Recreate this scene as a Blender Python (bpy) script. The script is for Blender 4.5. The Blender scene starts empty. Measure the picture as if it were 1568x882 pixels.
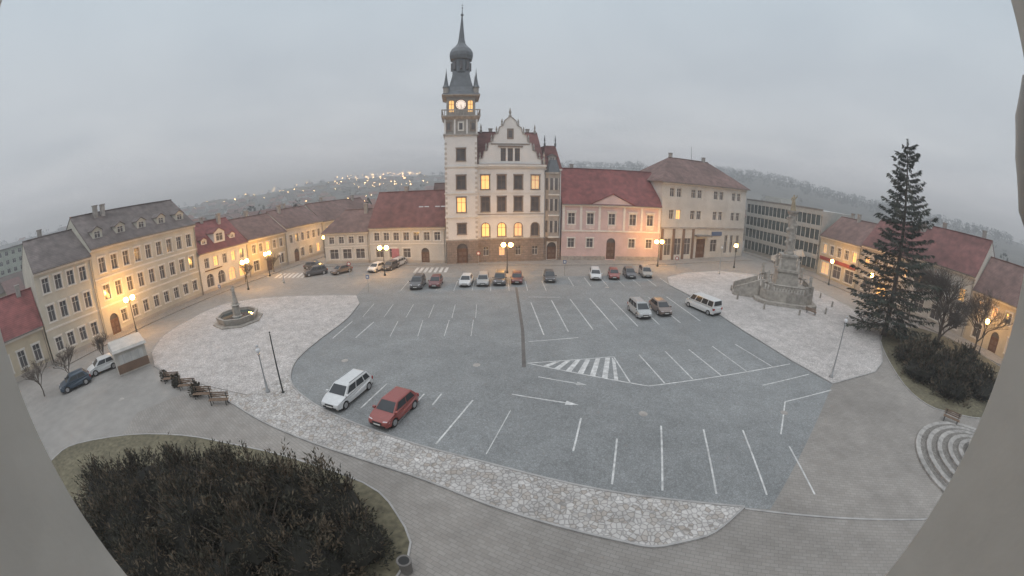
import bpy, math, random
from mathutils import Vector, Matrix, noise
R=random.Random(7)
sc=bpy.context.scene
pi=math.pi
# ------------------------------------------------------------------ materials
def _new(name):
    m=bpy.data.materials.new(name);m.use_nodes=True
    return m,m.node_tree,m.node_tree.nodes['Principled BSDF']
def N(nt,t,**k):
    n=nt.nodes.new(t)
    for a,b in k.items():
        if a in n.inputs.keys(): n.inputs[a].default_value=b
        else: setattr(n,a,b)
    return n
def mixc(nt,f,a,b,blend='MIX'):
    n=nt.nodes.new('ShaderNodeMix');n.data_type='RGBA';n.blend_type=blend
    for s,v in ((n.inputs[0],f),(n.inputs[6],a),(n.inputs[7],b)):
        if isinstance(v,bpy.types.NodeSocket): nt.links.new(v,s)
        else: s.default_value=v if isinstance(v,float) else (*v[:3],1)
    return n.outputs[2]
def sc3(c,k): return tuple(min(1,x*k) for x in c[:3])
def ramp(nt,src,p0,p1):
    n=nt.nodes.new('ShaderNodeMapRange');n.inputs[1].default_value=p0;n.inputs[2].default_value=p1
    nt.links.new(src,n.inputs[0]);return n.outputs[0]
def mat(name,col,rough=.85,var=.15,scale=1.2,bump=.0,kind=None,metal=0.,cell=.2,joint=.45,c2=None,big=.8):
    m,nt,b=_new(name)
    tc=nt.nodes.new('ShaderNodeTexCoord')
    n1=N(nt,'ShaderNodeTexNoise',Scale=scale,Detail=6.);nt.links.new(tc.outputs['Object'],n1.inputs['Vector'])
    n2=N(nt,'ShaderNodeTexNoise',Scale=scale*.13,Detail=4.);nt.links.new(tc.outputs['Object'],n2.inputs['Vector'])
    f=ramp(nt,n1.outputs[0],.3,.7)
    c=mixc(nt,f,sc3(col,1-var),sc3(col,1+var))
    f2=ramp(nt,n2.outputs[0],.35,.65)
    c=mixc(nt,f2,c,mixc(nt,1.,c,(1-var*big,)*3,'MULTIPLY'))
    h=n1.outputs[0]
    if kind=='voronoi':
        v=N(nt,'ShaderNodeTexVoronoi',Scale=1/cell);v.feature='F1';nt.links.new(tc.outputs['Object'],v.inputs['Vector'])
        e=N(nt,'ShaderNodeTexVoronoi',Scale=1/cell);e.feature='DISTANCE_TO_EDGE';nt.links.new(tc.outputs['Object'],e.inputs['Vector'])
        sep=nt.nodes.new('ShaderNodeSeparateColor');nt.links.new(v.outputs['Color'],sep.inputs[0])
        c=mixc(nt,ramp(nt,sep.outputs[0],0,1),mixc(nt,1.,c,(.80,.79,.78),'MULTIPLY'),c)
        if c2:
            c=mixc(nt,ramp(nt,sep.outputs[1],.6,1.05),c,c2)
        ee=ramp(nt,e.outputs['Distance'],.03,.14)
        c=mixc(nt,ee,mixc(nt,1.,c,(joint,)*3,'MULTIPLY'),c);h=ee
    if kind=='brick':
        br=N(nt,'ShaderNodeTexBrick',Scale=1.);br.inputs['Brick Width'].default_value=cell*2;br.inputs['Row Height'].default_value=cell
        br.inputs['Mortar Size'].default_value=cell*.07;br.inputs['Color1'].default_value=(1,1,1,1);br.inputs['Color2'].default_value=(.87,.86,.85,1);br.inputs['Mortar'].default_value=(joint,)*3+(1,)
        mp=nt.nodes.new('ShaderNodeMapping');nt.links.new(tc.outputs['Object'],mp.inputs[0])
        if c2=='wall': mp.inputs['Rotation'].default_value=(pi/2,0,0)
        else: mp.inputs['Rotation'].default_value=(0,0,.5)
        nt.links.new(mp.outputs[0],br.inputs['Vector'])
        c=mixc(nt,1.,c,br.outputs['Color'],'MULTIPLY');h=br.outputs['Fac']
    if kind=='tile':
        w=N(nt,'ShaderNodeTexWave',Scale=1/(cell*2*pi)*3.1,Distortion=.6);w.bands_direction='Z';nt.links.new(tc.outputs['Object'],w.inputs['Vector'])
        c=mixc(nt,ramp(nt,w.outputs['Fac'],0,1),mixc(nt,1.,c,(.78,.77,.77),'MULTIPLY'),c);h=w.outputs['Fac']
    nt.links.new(c,b.inputs['Base Color'])
    b.inputs['Roughness'].default_value=rough;b.inputs['Metallic'].default_value=metal
    if bump:
        bp=N(nt,'ShaderNodeBump',Strength=bump);bp.inputs['Distance'].default_value=.03
        nt.links.new(h,bp.inputs['Height']);nt.links.new(bp.outputs[0],b.inputs['Normal'])
    return m
def emis(name,col,st,var=0.):
    m,nt,b=_new(name);b.inputs['Base Color'].default_value=(*col,1)
    b.inputs['Emission Color'].default_value=(*col,1);b.inputs['Emission Strength'].default_value=st
    return m
def paint(name,col,rough=.3):
    m=mat(name,col,rough,.05,3.);m.node_tree.nodes['Principled BSDF'].inputs['Coat Weight'].default_value=.4
    return m
def glassm(name,col,rough=.12):
    return mat(name,col,rough,.3,.6)
GLASS=glassm('window_glass',(.12,.115,.12));CARGL=glassm('car_glass',(.035,.04,.045),.06)
LIT=emis('window_lit',(1.,.58,.2),.95);LIT2=emis('window_dim_lit',(1.,.66,.34),.38);BULB=emis('lamp_globe',(1.,.55,.13),60.)
LITW=emis('clock_lit',(1.,.82,.68),.6)
FRAME=mat('window_frame',(.60,.58,.55),.6,.06);DFRAME=mat('window_frame_brown',(.17,.115,.09),.6,.1)
TRIM=mat('trim_white',(.66,.64,.60),.8,.08);STONE=mat('stone_grey',(.36,.335,.31),.85,.25,2.,.3)
BROWN=mat('stone_brown_rustic',(.27,.22,.19),.9,.18,2.,.4,'brick',cell=.45,joint=.65,c2='wall')
DOOR=mat('door_wood',(.13,.07,.045),.6,.2);SHEET=mat('sheet_metal',(.22,.21,.2),.5,.12,metal=.3)
COPPER=mat('tower_roof_slate',(.115,.13,.145),.45,.2,1.5,.2,'tile',cell=.35)
IRON=mat('cast_iron',(.05,.055,.055),.5,.15,metal=.4);GALV=mat('galvanised_steel',(.4,.41,.42),.45,.1,metal=.5)
RUB=mat('tyre_rubber',(.03,.03,.03),.9,.1);ALLOY=mat('wheel_alloy',(.45,.45,.46),.35,.1,metal=.6)
HEADL=mat('headlight',(.7,.71,.73),.15,.05);TAILL=mat('taillight',(.30,.02,.015),.2,.05);PLATE=mat('number_plate',(.7,.7,.67),.5,.05)
def roofm(n,c): return mat(n,c,.85,.32,.9,.35,'tile',cell=.3,big=1.2)
R_RED=roofm('roof_tiles_red',(.245,.085,.08));R_BR=roofm('roof_tiles_brown',(.205,.13,.115));R_GR=roofm('roof_tiles_grey',(.16,.137,.13));R_DR=roofm('roof_tiles_dark_red',(.20,.09,.082))
# ------------------------------------------------------------------ mesh builder
def link(o): sc.collection.objects.link(o);return o
def empty(name,loc=(0,0,0),rot=0.,scale=1.):
    e=bpy.data.objects.new(name,None);e.empty_display_size=.5;e.location=loc;e.rotation_euler=(0,0,rot);e.scale=(scale,)*3
    return link(e)
class MB:
    def __init__(s): s.v=[];s.f=[];s.m=[];s.ml=[]
    def mi(s,m):
        if m not in s.ml: s.ml.append(m)
        return s.ml.index(m)
    def face(s,pts,m):
        i=len(s.v);s.v.extend([tuple(p) for p in pts]);s.f.append(tuple(range(i,i+len(pts))));s.m.append(s.mi(m))
    def box(s,x0,x1,y0,y1,z0,z1,m,skip=''):
        i=len(s.v);s.v+= [(x0,y0,z0),(x1,y0,z0),(x1,y1,z0),(x0,y1,z0),(x0,y0,z1),(x1,y0,z1),(x1,y1,z1),(x0,y1,z1)]
        k=s.mi(m)
        for n,q in (('b',(0,3,2,1)),('t',(4,5,6,7)),('f',(0,1,5,4)),('r',(1,2,6,5)),('k',(2,3,7,6)),('l',(3,0,4,7))):
            if n not in skip: s.f.append(tuple(i+a for a in q));s.m.append(k)
    def hexa(s,b,t,m):
        i=len(s.v);s.v+=[tuple(p) for p in b+t];k=s.mi(m)
        n=len(b)
        s.f.append(tuple(i+a for a in reversed(range(n))));s.m.append(k)
        s.f.append(tuple(i+n+a for a in range(n)));s.m.append(k)
        for a in range(n):
            c=(a+1)%n;s.f.append((i+a,i+c,i+n+c,i+n+a));s.m.append(k)
    def prism(s,poly,z0,z1,m): s.hexa([(x,y,z0) for x,y in poly],[(x,y,z1) for x,y in poly],m)
    def prismy(s,poly,y0,y1,m):
        s.hexa([(x,y1,z) for x,z in poly],[(x,y0,z) for x,z in poly],m)
    def lathe(s,cx,cy,prof,n,m,rot=0.,sx=1.,sy=1.):
        i=len(s.v);k=s.mi(m)
        for r,z in prof:
            for a in range(n):
                t=rot+2*pi*a/n;s.v.append((cx+r*sx*math.cos(t),cy+r*sy*math.sin(t),z))
        for j in range(len(prof)-1):
            for a in range(n):
                b=(a+1)%n;s.f.append((i+j*n+a,i+j*n+b,i+(j+1)*n+b,i+(j+1)*n+a));s.m.append(k)
        s.f.append(tuple(i+a for a in reversed(range(n))));s.m.append(k)
        l=(len(prof)-1)*n;s.f.append(tuple(i+l+a for a in range(n)));s.m.append(k)
    def ball(s,c,r,m,n=10,sz=1.):
        s.lathe(c[0],c[1],[(max(.001,r*math.sin(pi*j/6)),c[2]-r*sz*math.cos(pi*j/6)) for j in range(7)],n,m)
    def tube(s,p,q,r0,r1,m,n=6):
        p=Vector(p);q=Vector(q);d=(q-p)
        if d.length<1e-6: return
        d.normalize();a=d.cross(Vector((0,0,1)) if abs(d.z)<.9 else Vector((1,0,0)));a.normalize();b=d.cross(a)
        i=len(s.v);k=s.mi(m)
        for c,r in ((p,r0),(q,r1)):
            for j in range(n):
                t=2*pi*j/n;s.v.append(tuple(c+a*(r*math.cos(t))+b*(r*math.sin(t))))
        for j in range(n):
            l=(j+1)%n;s.f.append((i+j,i+l,i+n+l,i+n+j));s.m.append(k)
        s.f.append(tuple(i+j for j in reversed(range(n))));s.m.append(k);s.f.append(tuple(i+n+j for j in range(n)));s.m.append(k)
    def slab(s,q,t,m):
        s.hexa([(x,y,z-t) for x,y,z in q],list(q),m)
    def obj(s,name,parent=None,smooth=False,bevel=0.,loc=None,rot=None):
        me=bpy.data.meshes.new(name);me.from_pydata(s.v,[],s.f);
        for m in s.ml: me.materials.append(m)
        me.polygons.foreach_set('material_index',s.m)
        if smooth: me.polygons.foreach_set('use_smooth',[True]*len(s.f))
        me.update();o=link(bpy.data.objects.new(name,me))
        if parent: o.parent=parent
        if loc: o.location=loc
        if rot is not None: o.rotation_euler=(0,0,rot)
        if bevel:
            b=o.modifiers.new('bevel','BEVEL');b.width=bevel;b.segments=2;b.limit_method='ANGLE';b.angle_limit=.6
        return o
# ------------------------------------------------------------------ facade tools
class Bld:
    def __init__(s,name,A,B):
        s.L=math.hypot(B[0]-A[0],B[1]-A[1]);s.e=empty(name,(A[0],A[1],0),math.atan2(B[1]-A[1],B[0]-A[0]))
        s.w=MB();s.g=MB();s.t=MB();s.r=MB();s.d=MB()
    def done(s):
        for mb,n in ((s.w,'walls'),(s.g,'windows'),(s.t,'trim'),(s.r,'roof'),(s.d,'door')):
            if mb.f: mb.obj(n,s.e)
def facade(b,x0,x1,z0,z1,y,ops,wm,dep=.22,frame=FRAME,surround=None,sill=True):
    xs=sorted(set([x0,x1]+[o['a'] for o in ops]+[o['b'] for o in ops]));zs=sorted(set([z0,z1]+[o['c'] for o in ops]+[o['d'] for o in ops]))
    for i in range(len(xs)-1):
        for j in range(len(zs)-1):
            cx=(xs[i]+xs[i+1])/2;cz=(zs[j]+zs[j+1])/2
            if any(o['a']<cx<o['b'] and o['c']<cz<o['d'] for o in ops): continue
            b.w.face([(xs[i],y,zs[j]),(xs[i+1],y,zs[j]),(xs[i+1],y,zs[j+1]),(xs[i],y,zs[j+1])],wm)
    for o in ops:
        a,bb,c,d=o['a'],o['b'],o['c'],o['d'];m=(a+bb)/2;r=(bb-a)/2;yi=y+dep
        arch=o.get('arch');top=d-r if arch else d
        b.w.face([(a,y,c),(a,yi,c),(a,yi,top),(a,y,top)],wm);b.w.face([(bb,y,c),(bb,y,top),(bb,yi,top),(bb,yi,c)],wm)
        b.w.face([(a,y,c),(bb,y,c),(bb,yi,c),(a,yi,c)],wm)
        if arch:
            P=[(m-r*math.cos(pi*k/8),top+r*math.sin(pi*k/8)) for k in range(9)]
            for k in range(8):
                p,q=P[k],P[k+1];cc=(a,d) if k<4 else (bb,d)
                b.w.face([(cc[0],y,cc[1]),(p[0],y,p[1]),(q[0],y,q[1])],wm)
                b.w.face([(p[0],y,p[1]),(p[0],yi,p[1]),(q[0],yi,q[1]),(q[0],y,q[1])],wm)
        else: b.w.face([(a,y,d),(a,yi,d),(bb,yi,d),(bb,y,d)],wm)
        gm=o.get('g',GLASS)
        if o.get('door'):
            b.d.box(a+.003,bb-.003,yi-.05,yi,c,top if arch else d,o.get('dm',DOOR))
            b.d.box(m-.03,m+.03,yi-.09,yi-.05,c,top,DFRAME)
            for q in (.25,.62):
                hh=(top-c);b.d.box(a+.15*r*2,m-.12,yi-.075,yi-.05,c+hh*q-.2,c+hh*q+.35,DFRAME);b.d.box(m+.12,bb-.15*r*2,yi-.075,yi-.05,c+hh*q-.2,c+hh*q+.35,DFRAME)
            if arch: b.g.face([(a,yi,top),(bb,yi,top),(bb,yi,d),(a,yi,d)],gm)
            continue
        b.g.face([(a,yi,c),(bb,yi,c),(bb,yi,d),(a,yi,d)],gm)
        f=.07;y0,y1=yi-.06,yi-.004
        b.g.box(a,a+f,y0,y1,c,d,frame);b.g.box(bb-f,bb,y0,y1,c,d,frame);b.g.box(a+f,bb-f,y0,y1,c,c+f,frame);b.g.box(a+f,bb-f,y0,y1,d-f,d,frame)
        nm=o.get('n',1)
        for k in range(1,nm+1):
            x=a+(bb-a)*k/(nm+1);b.g.box(x-.035,x+.035,y0+.004,y1-.002,c+f,d-f,frame)
        zt=c+(d-c)*.66;b.g.box(a+f,bb-f,y0+.008,y1-.003,zt-.03,zt+.03,frame)
        if surround and not o.get('plain'):
            w=.16;ya,yb=y-.05,y-.001
            b.t.box(a-w,a,ya,yb,c,top,surround);b.t.box(bb,bb+w,ya,yb,c,top,surround)
            if arch:
                for k in range(8):
                    p,q=P[k],P[k+1];e=(r+w)/r
                    b.t.hexa([(p[0],ya,p[1]),(q[0],ya,q[1]),(m+(q[0]-m)*e,ya,top+(q[1]-top)*e),(m+(p[0]-m)*e,ya,top+(p[1]-top)*e)],[(p[0],yb,p[1]),(q[0],yb,q[1]),(m+(q[0]-m)*e,yb,top+(q[1]-top)*e),(m+(p[0]-m)*e,yb,top+(p[1]-top)*e)],surround)
            else: b.t.box(a-w-.06,bb+w+.06,ya-.06,yb,d,d+.22,surround)
        if sill and not o.get('plain'): b.t.box(a-.22,bb+.22,y-.12,y-.001,c-.14,c-.001,surround or STONE)
def row(xs,w,c,d,**k): return [dict(a=x-w/2,b=x+w/2,c=c,d=d,**k) for x in xs]
def spread(x0,x1,n): return [x0+(x1-x0)*(i+.5)/n for i in range(n)]
def litsome(ops,p,seed=1):
    r=random.Random(seed)
    for o in ops:
        if r.random()<p and not o.get('door'): o['g']=LIT if r.random()<.6 else LIT2
    return ops
def shell(b,L,D,h,wm,y0=0.,x0=0.):
    b.w.face([(x0,y0,0),(x0,y0,h),(x0,D,h),(x0,D,0)],wm);b.w.face([(L,y0,0),(L,D,0),(L,D,h),(L,y0,h)],wm);b.w.face([(x0,D,0),(x0,D,h),(L,D,h),(L,D,0)],wm)
def gable_roof(b,x0,x1,y0,y1,ez,rz,rm,wm,ov=.45,t=.18,hip0=0.,hip1=0.):
    ym=(y0+y1)/2;e=ez+.02
    a0,a1=x0-(.05 if not hip0 else ov),x1+(.05 if not hip1 else ov);fy,by=y0-ov,y1+ov
    r0,r1=x0+hip0-(0 if hip0 else .05),x1-hip1+(0 if hip1 else .05)
    b.r.slab([(a0,fy,e),(a1,fy,e),(r1,ym,rz),(r0,ym,rz)],t,rm)
    b.r.slab([(a1,by,e),(a0,by,e),(r0,ym,rz+.003),(r1,ym,rz+.003)],t,rm)
    for (xa,xr,h,s) in ((a0,r0,hip0,0),(a1,r1,hip1,1)):
        if h:
            q=[(xa,by,e),(xa,fy,e),(xr,ym,rz-.003)];
            if s:q=q[::-1]
            b.r.face([(p[0],p[1],p[2]+.002) for p in q],rm)
        else:
            xx=x0 if s==0 else x1
            b.w.face([(xx,y0,ez),(xx,y1,ez),(xx,ym,rz-.1)],wm)
    b.r.box(r0,r1,ym-.12,ym+.12,rz-.02,rz+.12,rm)
    b.t.box(x0+.01,x1-.01,y0-.3,y0-.002,ez-.42,ez-.17,TRIM)
    b.t.box(a0+.02,a1-.02,fy-.1,fy+.02,e-.16,e-.03,SHEET)
def chimney(b,x,y,z,h=1.6):
    b.r.box(x-.35,x+.35,y-.3,y+.3,z-1.5,z+h,STONE);b.r.box(x-.42,x+.42,y-.37,y+.37,z+h,z+h+.15,STONE)
def dormer(b,x,y0,z,w,h,dep,rm,wm,lit=False):
    b.w.box(x-w/2,x+w/2,y0,y0+dep,z,z+h,wm,skip='f')
    facade(b,x-w/2,x+w/2,z,z+h,y0,[dict(a=x-w*.32,b=x+w*.32,c=z+.25,d=z+h-.15,plain=1,g=LIT if lit else GLASS)],wm,.1)
    b.r.slab([(x-w/2-.15,y0-.15,z+h-.02),(x,y0-.15,z+h+w*.32),(x,y0+dep,z+h+w*.32),(x-w/2-.15,y0+dep,z+h-.02)],.1,rm)
    b.r.slab([(x,y0-.15,z+h+w*.32+.003),(x+w/2+.15,y0-.15,z+h-.02),(x+w/2+.15,y0+dep,z+h-.02),(x,y0+dep,z+h+w*.32+.003)],.1,rm)
    b.w.face([(x-w/2,y0+.01,z+h),(x+w/2,y0+.01,z+h),(x,y0+.01,z+h+w*.3)],wm)
def house(name,A,B,D,ez,rz,wm,rm,rows,door=None,lit=0.,seed=1,hip0=0,hip1=0,base=None,sur=TRIM,chim=2,band=None):
    b=Bld(name,A,B);L=b.L-.02;ops=[]
    for (n,c,d,w,arch) in rows: ops+=row(spread(.6,L-.6,n),w,c,d,arch=arch)
    litsome(ops,lit,seed)
    if door is not None:
        ops=[o for o in ops if not(o['a']<door+1.3 and o['b']>door-1.3 and o['c']<3)]
        ops.append(dict(a=door-.8,b=door+.8,c=.15,d=3.,arch=True,door=True,plain=1))
    facade(b,0,L,0,ez,0,ops,wm,surround=sur);shell(b,L,D,ez,wm)
    gable_roof(b,0,L,0,D,ez,rz,rm,wm,hip0=hip0,hip1=hip1)
    if base:
        if door is not None: b.t.box(0.01,door-.85,-.06,-.001,0,.6,base);b.t.box(door+.85,L-.01,-.06,-.001,0,.6,base)
        else: b.t.box(.01,L-.01,-.06,-.001,0,.6,base)
    for z in (band or []): b.t.box(.01,L-.01,-.1,-.001,z,z+.22,TRIM)
    b.t.tube((L-.25,-.14,.1),(L-.25,-.14,ez-.45),.06,.06,SHEET,6)
    r=random.Random(seed)
    for i in range(chim): chimney(b,r.uniform(1.5,L-1.5),D/2+r.uniform(-1,1.5),rz,r.uniform(.7,1.2))
    return b
# ------------------------------------------------------------------ terrain
def hz(az): # skyline height of the surrounding hills by compass bearing (m at 1 km)
    T=[(-180,20),(-100,20),(-74,20),(-60,20),(-45,14),(-36,20),(-26,34),(-17,36),(-8,34),(9,54),(20,58),(30,64),(39,55),(47,36),(60,26),(80,20),(180,20)]
    for i in range(len(T)-1):
        if T[i][0]<=az<=T[i+1][0]:
            k=(az-T[i][0])/(T[i+1][0]-T[i][0]);return T[i][1]*(1-k)+T[i+1][1]*k
    return 20
def terr(x,y):
    r=math.hypot(x,y)
    if r<150: return 0.
    az=math.degrees(math.atan2(x,y));k=min(1,max(0,(r-350)/650));k=k*k*(3-2*k)
    k2=min(1,(r-150)/300)
    return k*hz(az)*(1+.10*noise.noise(Vector((x*.004,y*.004,0))))-k2*(1-k)*(3 if az<0 else 0)+k*2.5*noise.noise(Vector((x*.02,y*.02,3)))
rr=[0,15,30,50,75,105,135,150,175,210,260,320,390,460,540,620,700,780,850,910,960,1010,1080,1200,1500,2000,3000,4500]
g=MB();nA=240
FIELD=mat('ground_far',(.095,.09,.075),.95,.4,.03)
ASPH=mat('asphalt_worn',(.27,.257,.24),.9,.10,.9,.15,big=1.4)
g.v.append((0,0,0));k0=g.mi(ASPH);k1=g.mi(FIELD)
for r in rr[1:]:
    for a in range(nA):
        t=2*pi*a/nA;x,y=r*math.sin(t),r*math.cos(t);z=terr(x,y) if r<=1200 else terr(x*1000/r,y*1000/r)*(.8 if r<1600 else .3)
        g.v.append((x,y,z))
for a in range(nA):
    b=(a+1)%nA;g.f.append((0,1+b,1+a));g.m.append(k0)
for i in range(len(rr)-2):
    for a in range(nA):
        b=(a+1)%nA;o=1+i*nA;g.f.append((o+a,o+b,o+nA+b,o+nA+a));g.m.append(k0 if rr[i+1]<135 else k1)
g.obj('ground',smooth=True)
# ------------------------------------------------------------------ paving
COB_W=mat('cobbles_light',(.57,.54,.52),.9,.15,.8,.35,'voronoi',cell=.24,joint=.66,big=1.2)
PEB=mat('pebble_paving_white',(.57,.55,.53),.85,.2,.9,.5,'voronoi',cell=.27,joint=.6,c2=(.33,.29,.25),big=1.3)
SETT=mat('granite_setts',(.285,.298,.30),.85,.11,.45,.3,'voronoi',cell=.15,joint=.74,big=1.8)
PAV=mat('paving_brown_setts',(.305,.285,.262),.88,.11,.6,.25,'brick',cell=.22,joint=.7,big=1.8)
KERB=mat('kerb_granite',(.36,.35,.34),.8,.18)
GRASS=mat('grass',(.145,.13,.085),.95,.35,3.,.4)
MARK=mat('road_paint_worn',(.56,.56,.55),.8,.28,2.5)
DRAINM=mat('drain_strip',(.12,.112,.105),.8,.2)
def sheet(name,poly,z,m,thick=0.):
    b=MB()
    if sum(poly[i][0]*poly[(i+1)%len(poly)][1]-poly[(i+1)%len(poly)][0]*poly[i][1] for i in range(len(poly)))<0: poly=poly[::-1]
    if thick: b.prism(poly,z-thick,z,m)
    else: b.face([(x,y,z) for x,y in poly],m)
    return b.obj(name)
def smoothp(P,n=3,closed=True):
    out=[];L=len(P)
    for i in range(L if closed else L-1):
        p0,p1,p2,p3=[P[(i+k)%L] if closed else P[min(max(i+k,0),L-1)] for k in (-1,0,1,2)]
        for j in range(n):
            t=j/n;out.append(tuple(.5*((2*p1[a])+(-p0[a]+p2[a])*t+(2*p0[a]-5*p1[a]+4*p2[a]-p3[a])*t*t+(-p0[a]+3*p1[a]-3*p2[a]+p3[a])*t**3) for a in (0,1)))
    if not closed: out.append(P[-1])
    return out
def strip(mb,P,w,z0,z1,m):
    n=len(P);Lf=[];Rt=[]
    for i in range(n):
        a=Vector(P[max(i-1,0)]);c=Vector(P[min(i+1,n-1)]);d=(c-a);d.normalize();q=Vector((-d.y,d.x))*w/2;p=Vector(P[i]);Lf.append(p+q);Rt.append(p-q)
    for i in range(n-1):
        mb.hexa([(*Rt[i],z0),(*Rt[i+1],z0),(*Lf[i+1],z0),(*Lf[i],z0)],[(*Rt[i],z1),(*Rt[i+1],z1),(*Lf[i+1],z1),(*Lf[i],z1)],m)
Linner=[(-20.0,46.9),(-19.3,40.6),(-19.8,34.5),(-19.9,29.7),(-18.9,26.5),(-17.3,24.4),(-14.6,22.5),(-11.8,21.1),(-8.5,19.8),(-5.2,18.6),(-2.4,17.7),(.2,16.7),(2.6,15.7),(5.6,14.5),(8.9,13.3),(11.9,12.1)]
Ltop=[(-39.9,27.5),(-42.9,32.2),(-43.6,38.3),(-43.0,45.0),(-37.5,48.7),(-30,50.3),(-21.9,50.5)]
Lout=[(11.9,12.1),(9.6,10.9),(8.0,10.7),(6.3,10.7),(4.9,11.3),(2.0,12.6),(-1.1,14.0),(-4.7,15.7),(-8.5,16.9),(-12.4,17.9),(-17.5,19.4),(-23.1,21.5),(-30.8,23.2),(-36.4,24.8)]
sheet('walkway_paving',[(-20,-3),(-26,8),(-30,17),(-27,22.2),(-20,21),(0,15),(12,13),(28,24),(40,27),(48,24),(60,10),(60,-3)],.004,PAV)
LI=smoothp(Linner,3,False);LO=smoothp(Lout,3,False);LT=smoothp(Ltop,3,False)
sheet('parking_lot_paving',LI[:]+[(13.3,11.5),(28.1,22.8),(26.9,28.2),(26,36.1),(25.8,40.6),(25.5,49.7),(24.5,56.2),(24.6,62.5),(-23,60.5),(-21.9,50.5)],.008,SETT)
i0=12
sheet('cobbled_plaza',LT+LI[:i0+1]+[(-21,22.5),(-30.8,23.3),(-36.3,24.9)],.07,COB_W,.06)
sheet('pebble_strip',LI[i0:]+LO[1:-1]+[(-36.4,24.7),(-30.8,23.2),(-21,22.4)],.075,PEB,.07)
RP=[(26.2,61.3),(31.3,64.8),(39.4,66.9),(45.8,64.5),(53.6,55.1),(52.6,43.5),(47.5,32.6),(41.5,27.2),(38.9,25.0),(35.6,23.4),(28.1,22.8),(26.9,28.2),(26.0,36.1),(25.8,40.6),(25.5,49.7),(24.5,56.2)]
sheet('cobbled_plaza',RP,.07,COB_W,.06)
k=MB();strip(k,LI,.13,0,.11,KERB);strip(k,LO,.11,0,.105,KERB);strip(k,LT,.11,0,.105,KERB);strip(k,RP+[RP[0]],.14,0,.11,KERB)
strip(k,[(11.9,12.0),(22.4,6.6),(31,3)],.12,0,.05,KERB);k.obj('kerb')
sheet('sidewalk',[(-38,70.6),(10,70.2),(30,71.8),(56,79),(56,84),(29,76.5),(-38,75.5)],.12,mat('sidewalk_slabs',(.32,.305,.285),.88,.12,.7,.2,'brick',cell=.35,joint=.75),.11)
sheet('sidewalk',[(-51.5,20),(-50.3,35),(-48.6,50),(-46.5,62),(-41.5,86),(-46,86),(-51,62),(-54,46),(-56,20)],.12,mat('sidewalk_slabs_left',(.31,.29,.265),.88,.12,.7,.2,'brick',cell=.35,joint=.75),.11)
sheet('sidewalk',[(60,90),(61.5,66),(61.3,52),(62,12),(67,12),(67,90)],.12,mat('sidewalk_slabs_right',(.31,.29,.265),.88,.12,.7,.2,'brick',cell=.35,joint=.75),.11)
LW=smoothp([(-32.8,8.7),(-32.1,11.0),(-27.7,14.2),(-22.8,15.9),(-18.4,16.3),(-13.5,16.2),(-8.0,15.0),(-5.6,13.0),(-4.5,10.2),(-7,6),(-14,4),(-24,3),(-31,5)],3)
sheet('lawn',LW,.06,GRASS,.05);k=MB();strip(k,LW+[LW[0]],.1,0,.08,KERB)
RW=smoothp([(41.5,26.4),(47,31.5),(55,33.5),(61,30),(61,16),(52,9),(42,11),(38.0,13.8),(36.2,16.1),(37,20)],3)
sheet('lawn',RW,.06,GRASS,.05);strip(k,RW+[RW[0]],.1,0,.08,KERB);k.obj('lawn_edging')
k=MB();zz=.013
def line(p,q,w=.125):
    p=Vector(p);q=Vector(q);d=q-p;d.normalize();n=Vector((-d.y,d.x))*w/2
    k.face([(*(p-n),zz),(*(q-n),zz),(*(q+n),zz),(*(p+n),zz)],MARK)
S=[((6.5,19.4),(5.3,15.3)),((9.8,20.4),(7.9,14.4)),((12.6,19.5),(10.8,13.5)),((15.4,18.8),(13.7,12.6)),((4.6,21.9),(3.6,18.4)),
((17.8,16.2),(16.7,11.6)),((27.1,21.9),(21.1,21.4)),((21.1,21.4),(18,17.6)),((20.7,24.3),(26.9,25.1)),((1.3,30.4),(9.1,31.4)),((9.1,31.4),(9.3,26.4)),((1.3,30.4),(10.6,25.8)),
((10.6,25.8),(26.3,27.5)),((11.6,31.6),(12.1,26.1)),((14.4,32.1),(14.8,26.4)),((17,32.3),(17.7,26.6)),((19.9,32.8),(20.6,26.9)),((22.8,32.9),(23.9,27.2)),
((2.2,50.1),(6.4,50.0)),((1.6,35.1),(6.6,36.0)),((2.1,27.9),(5.0,26.7)),((0,25.2),(3.8,23.9)),
((2.4,47.7),(3.2,36.8)),((5.1,48.6),(5.8,37.6)),((7.6,49.1),(8.5,38.1)),((10.3,49.4),(11.1,38.0)),((13.1,49.4),(13.7,38.8)),((15.9,49.6),(16.4,39.2)),((18.7,49.8),(19.2,39.6)),((21.5,50),(22.0,40)),
((-18.5,35.0),(-18.3,40.2)),((-16.0,35.4),(-15.6,40.1)),((-10.7,22.5),(-9.8,26.3)),((-7.6,20.7),(-6.5,25.0)),((-5.6,23.5),(-5.2,25.1)),((-4.6,19.0),(-2.8,24.3))]
for p,q in S: line(p,q,.12)
for p,q in [((-12.4,36.0),(-12.8,40.5)),((-9.5,36.2),(-10.0,41.0)),((-6.8,36.3),(-7.0,41.1)),((-4.1,36.5),(-4.3,41.3)),((-1.5,18.2),(-.1,23.0))]: line(p,q,.07)
for i in range(9): x=10+i*2.55*1.02-1; line((x,60.9),(x+.05,55.6),.1)
for i in range(9): x=-16.2+i*2.6; line((x,58.6),(x+.2,53.2),.08)
for i in range(6): x=-17.6+i*2.7; line((x,41.8),(x-.3,46.8),.06)
for a,b2 in (((5.0,26.7),(5.8,26.38)),((3.8,23.9),(4.7,23.55))):
    d=Vector(b2)-Vector(a);n=Vector((-d.y,d.x));n.normalize();a=Vector(a);k.face([(*(a-n*.28),zz),(*(Vector(b2)),zz),(*(a+n*.28),zz)],MARK)
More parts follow.
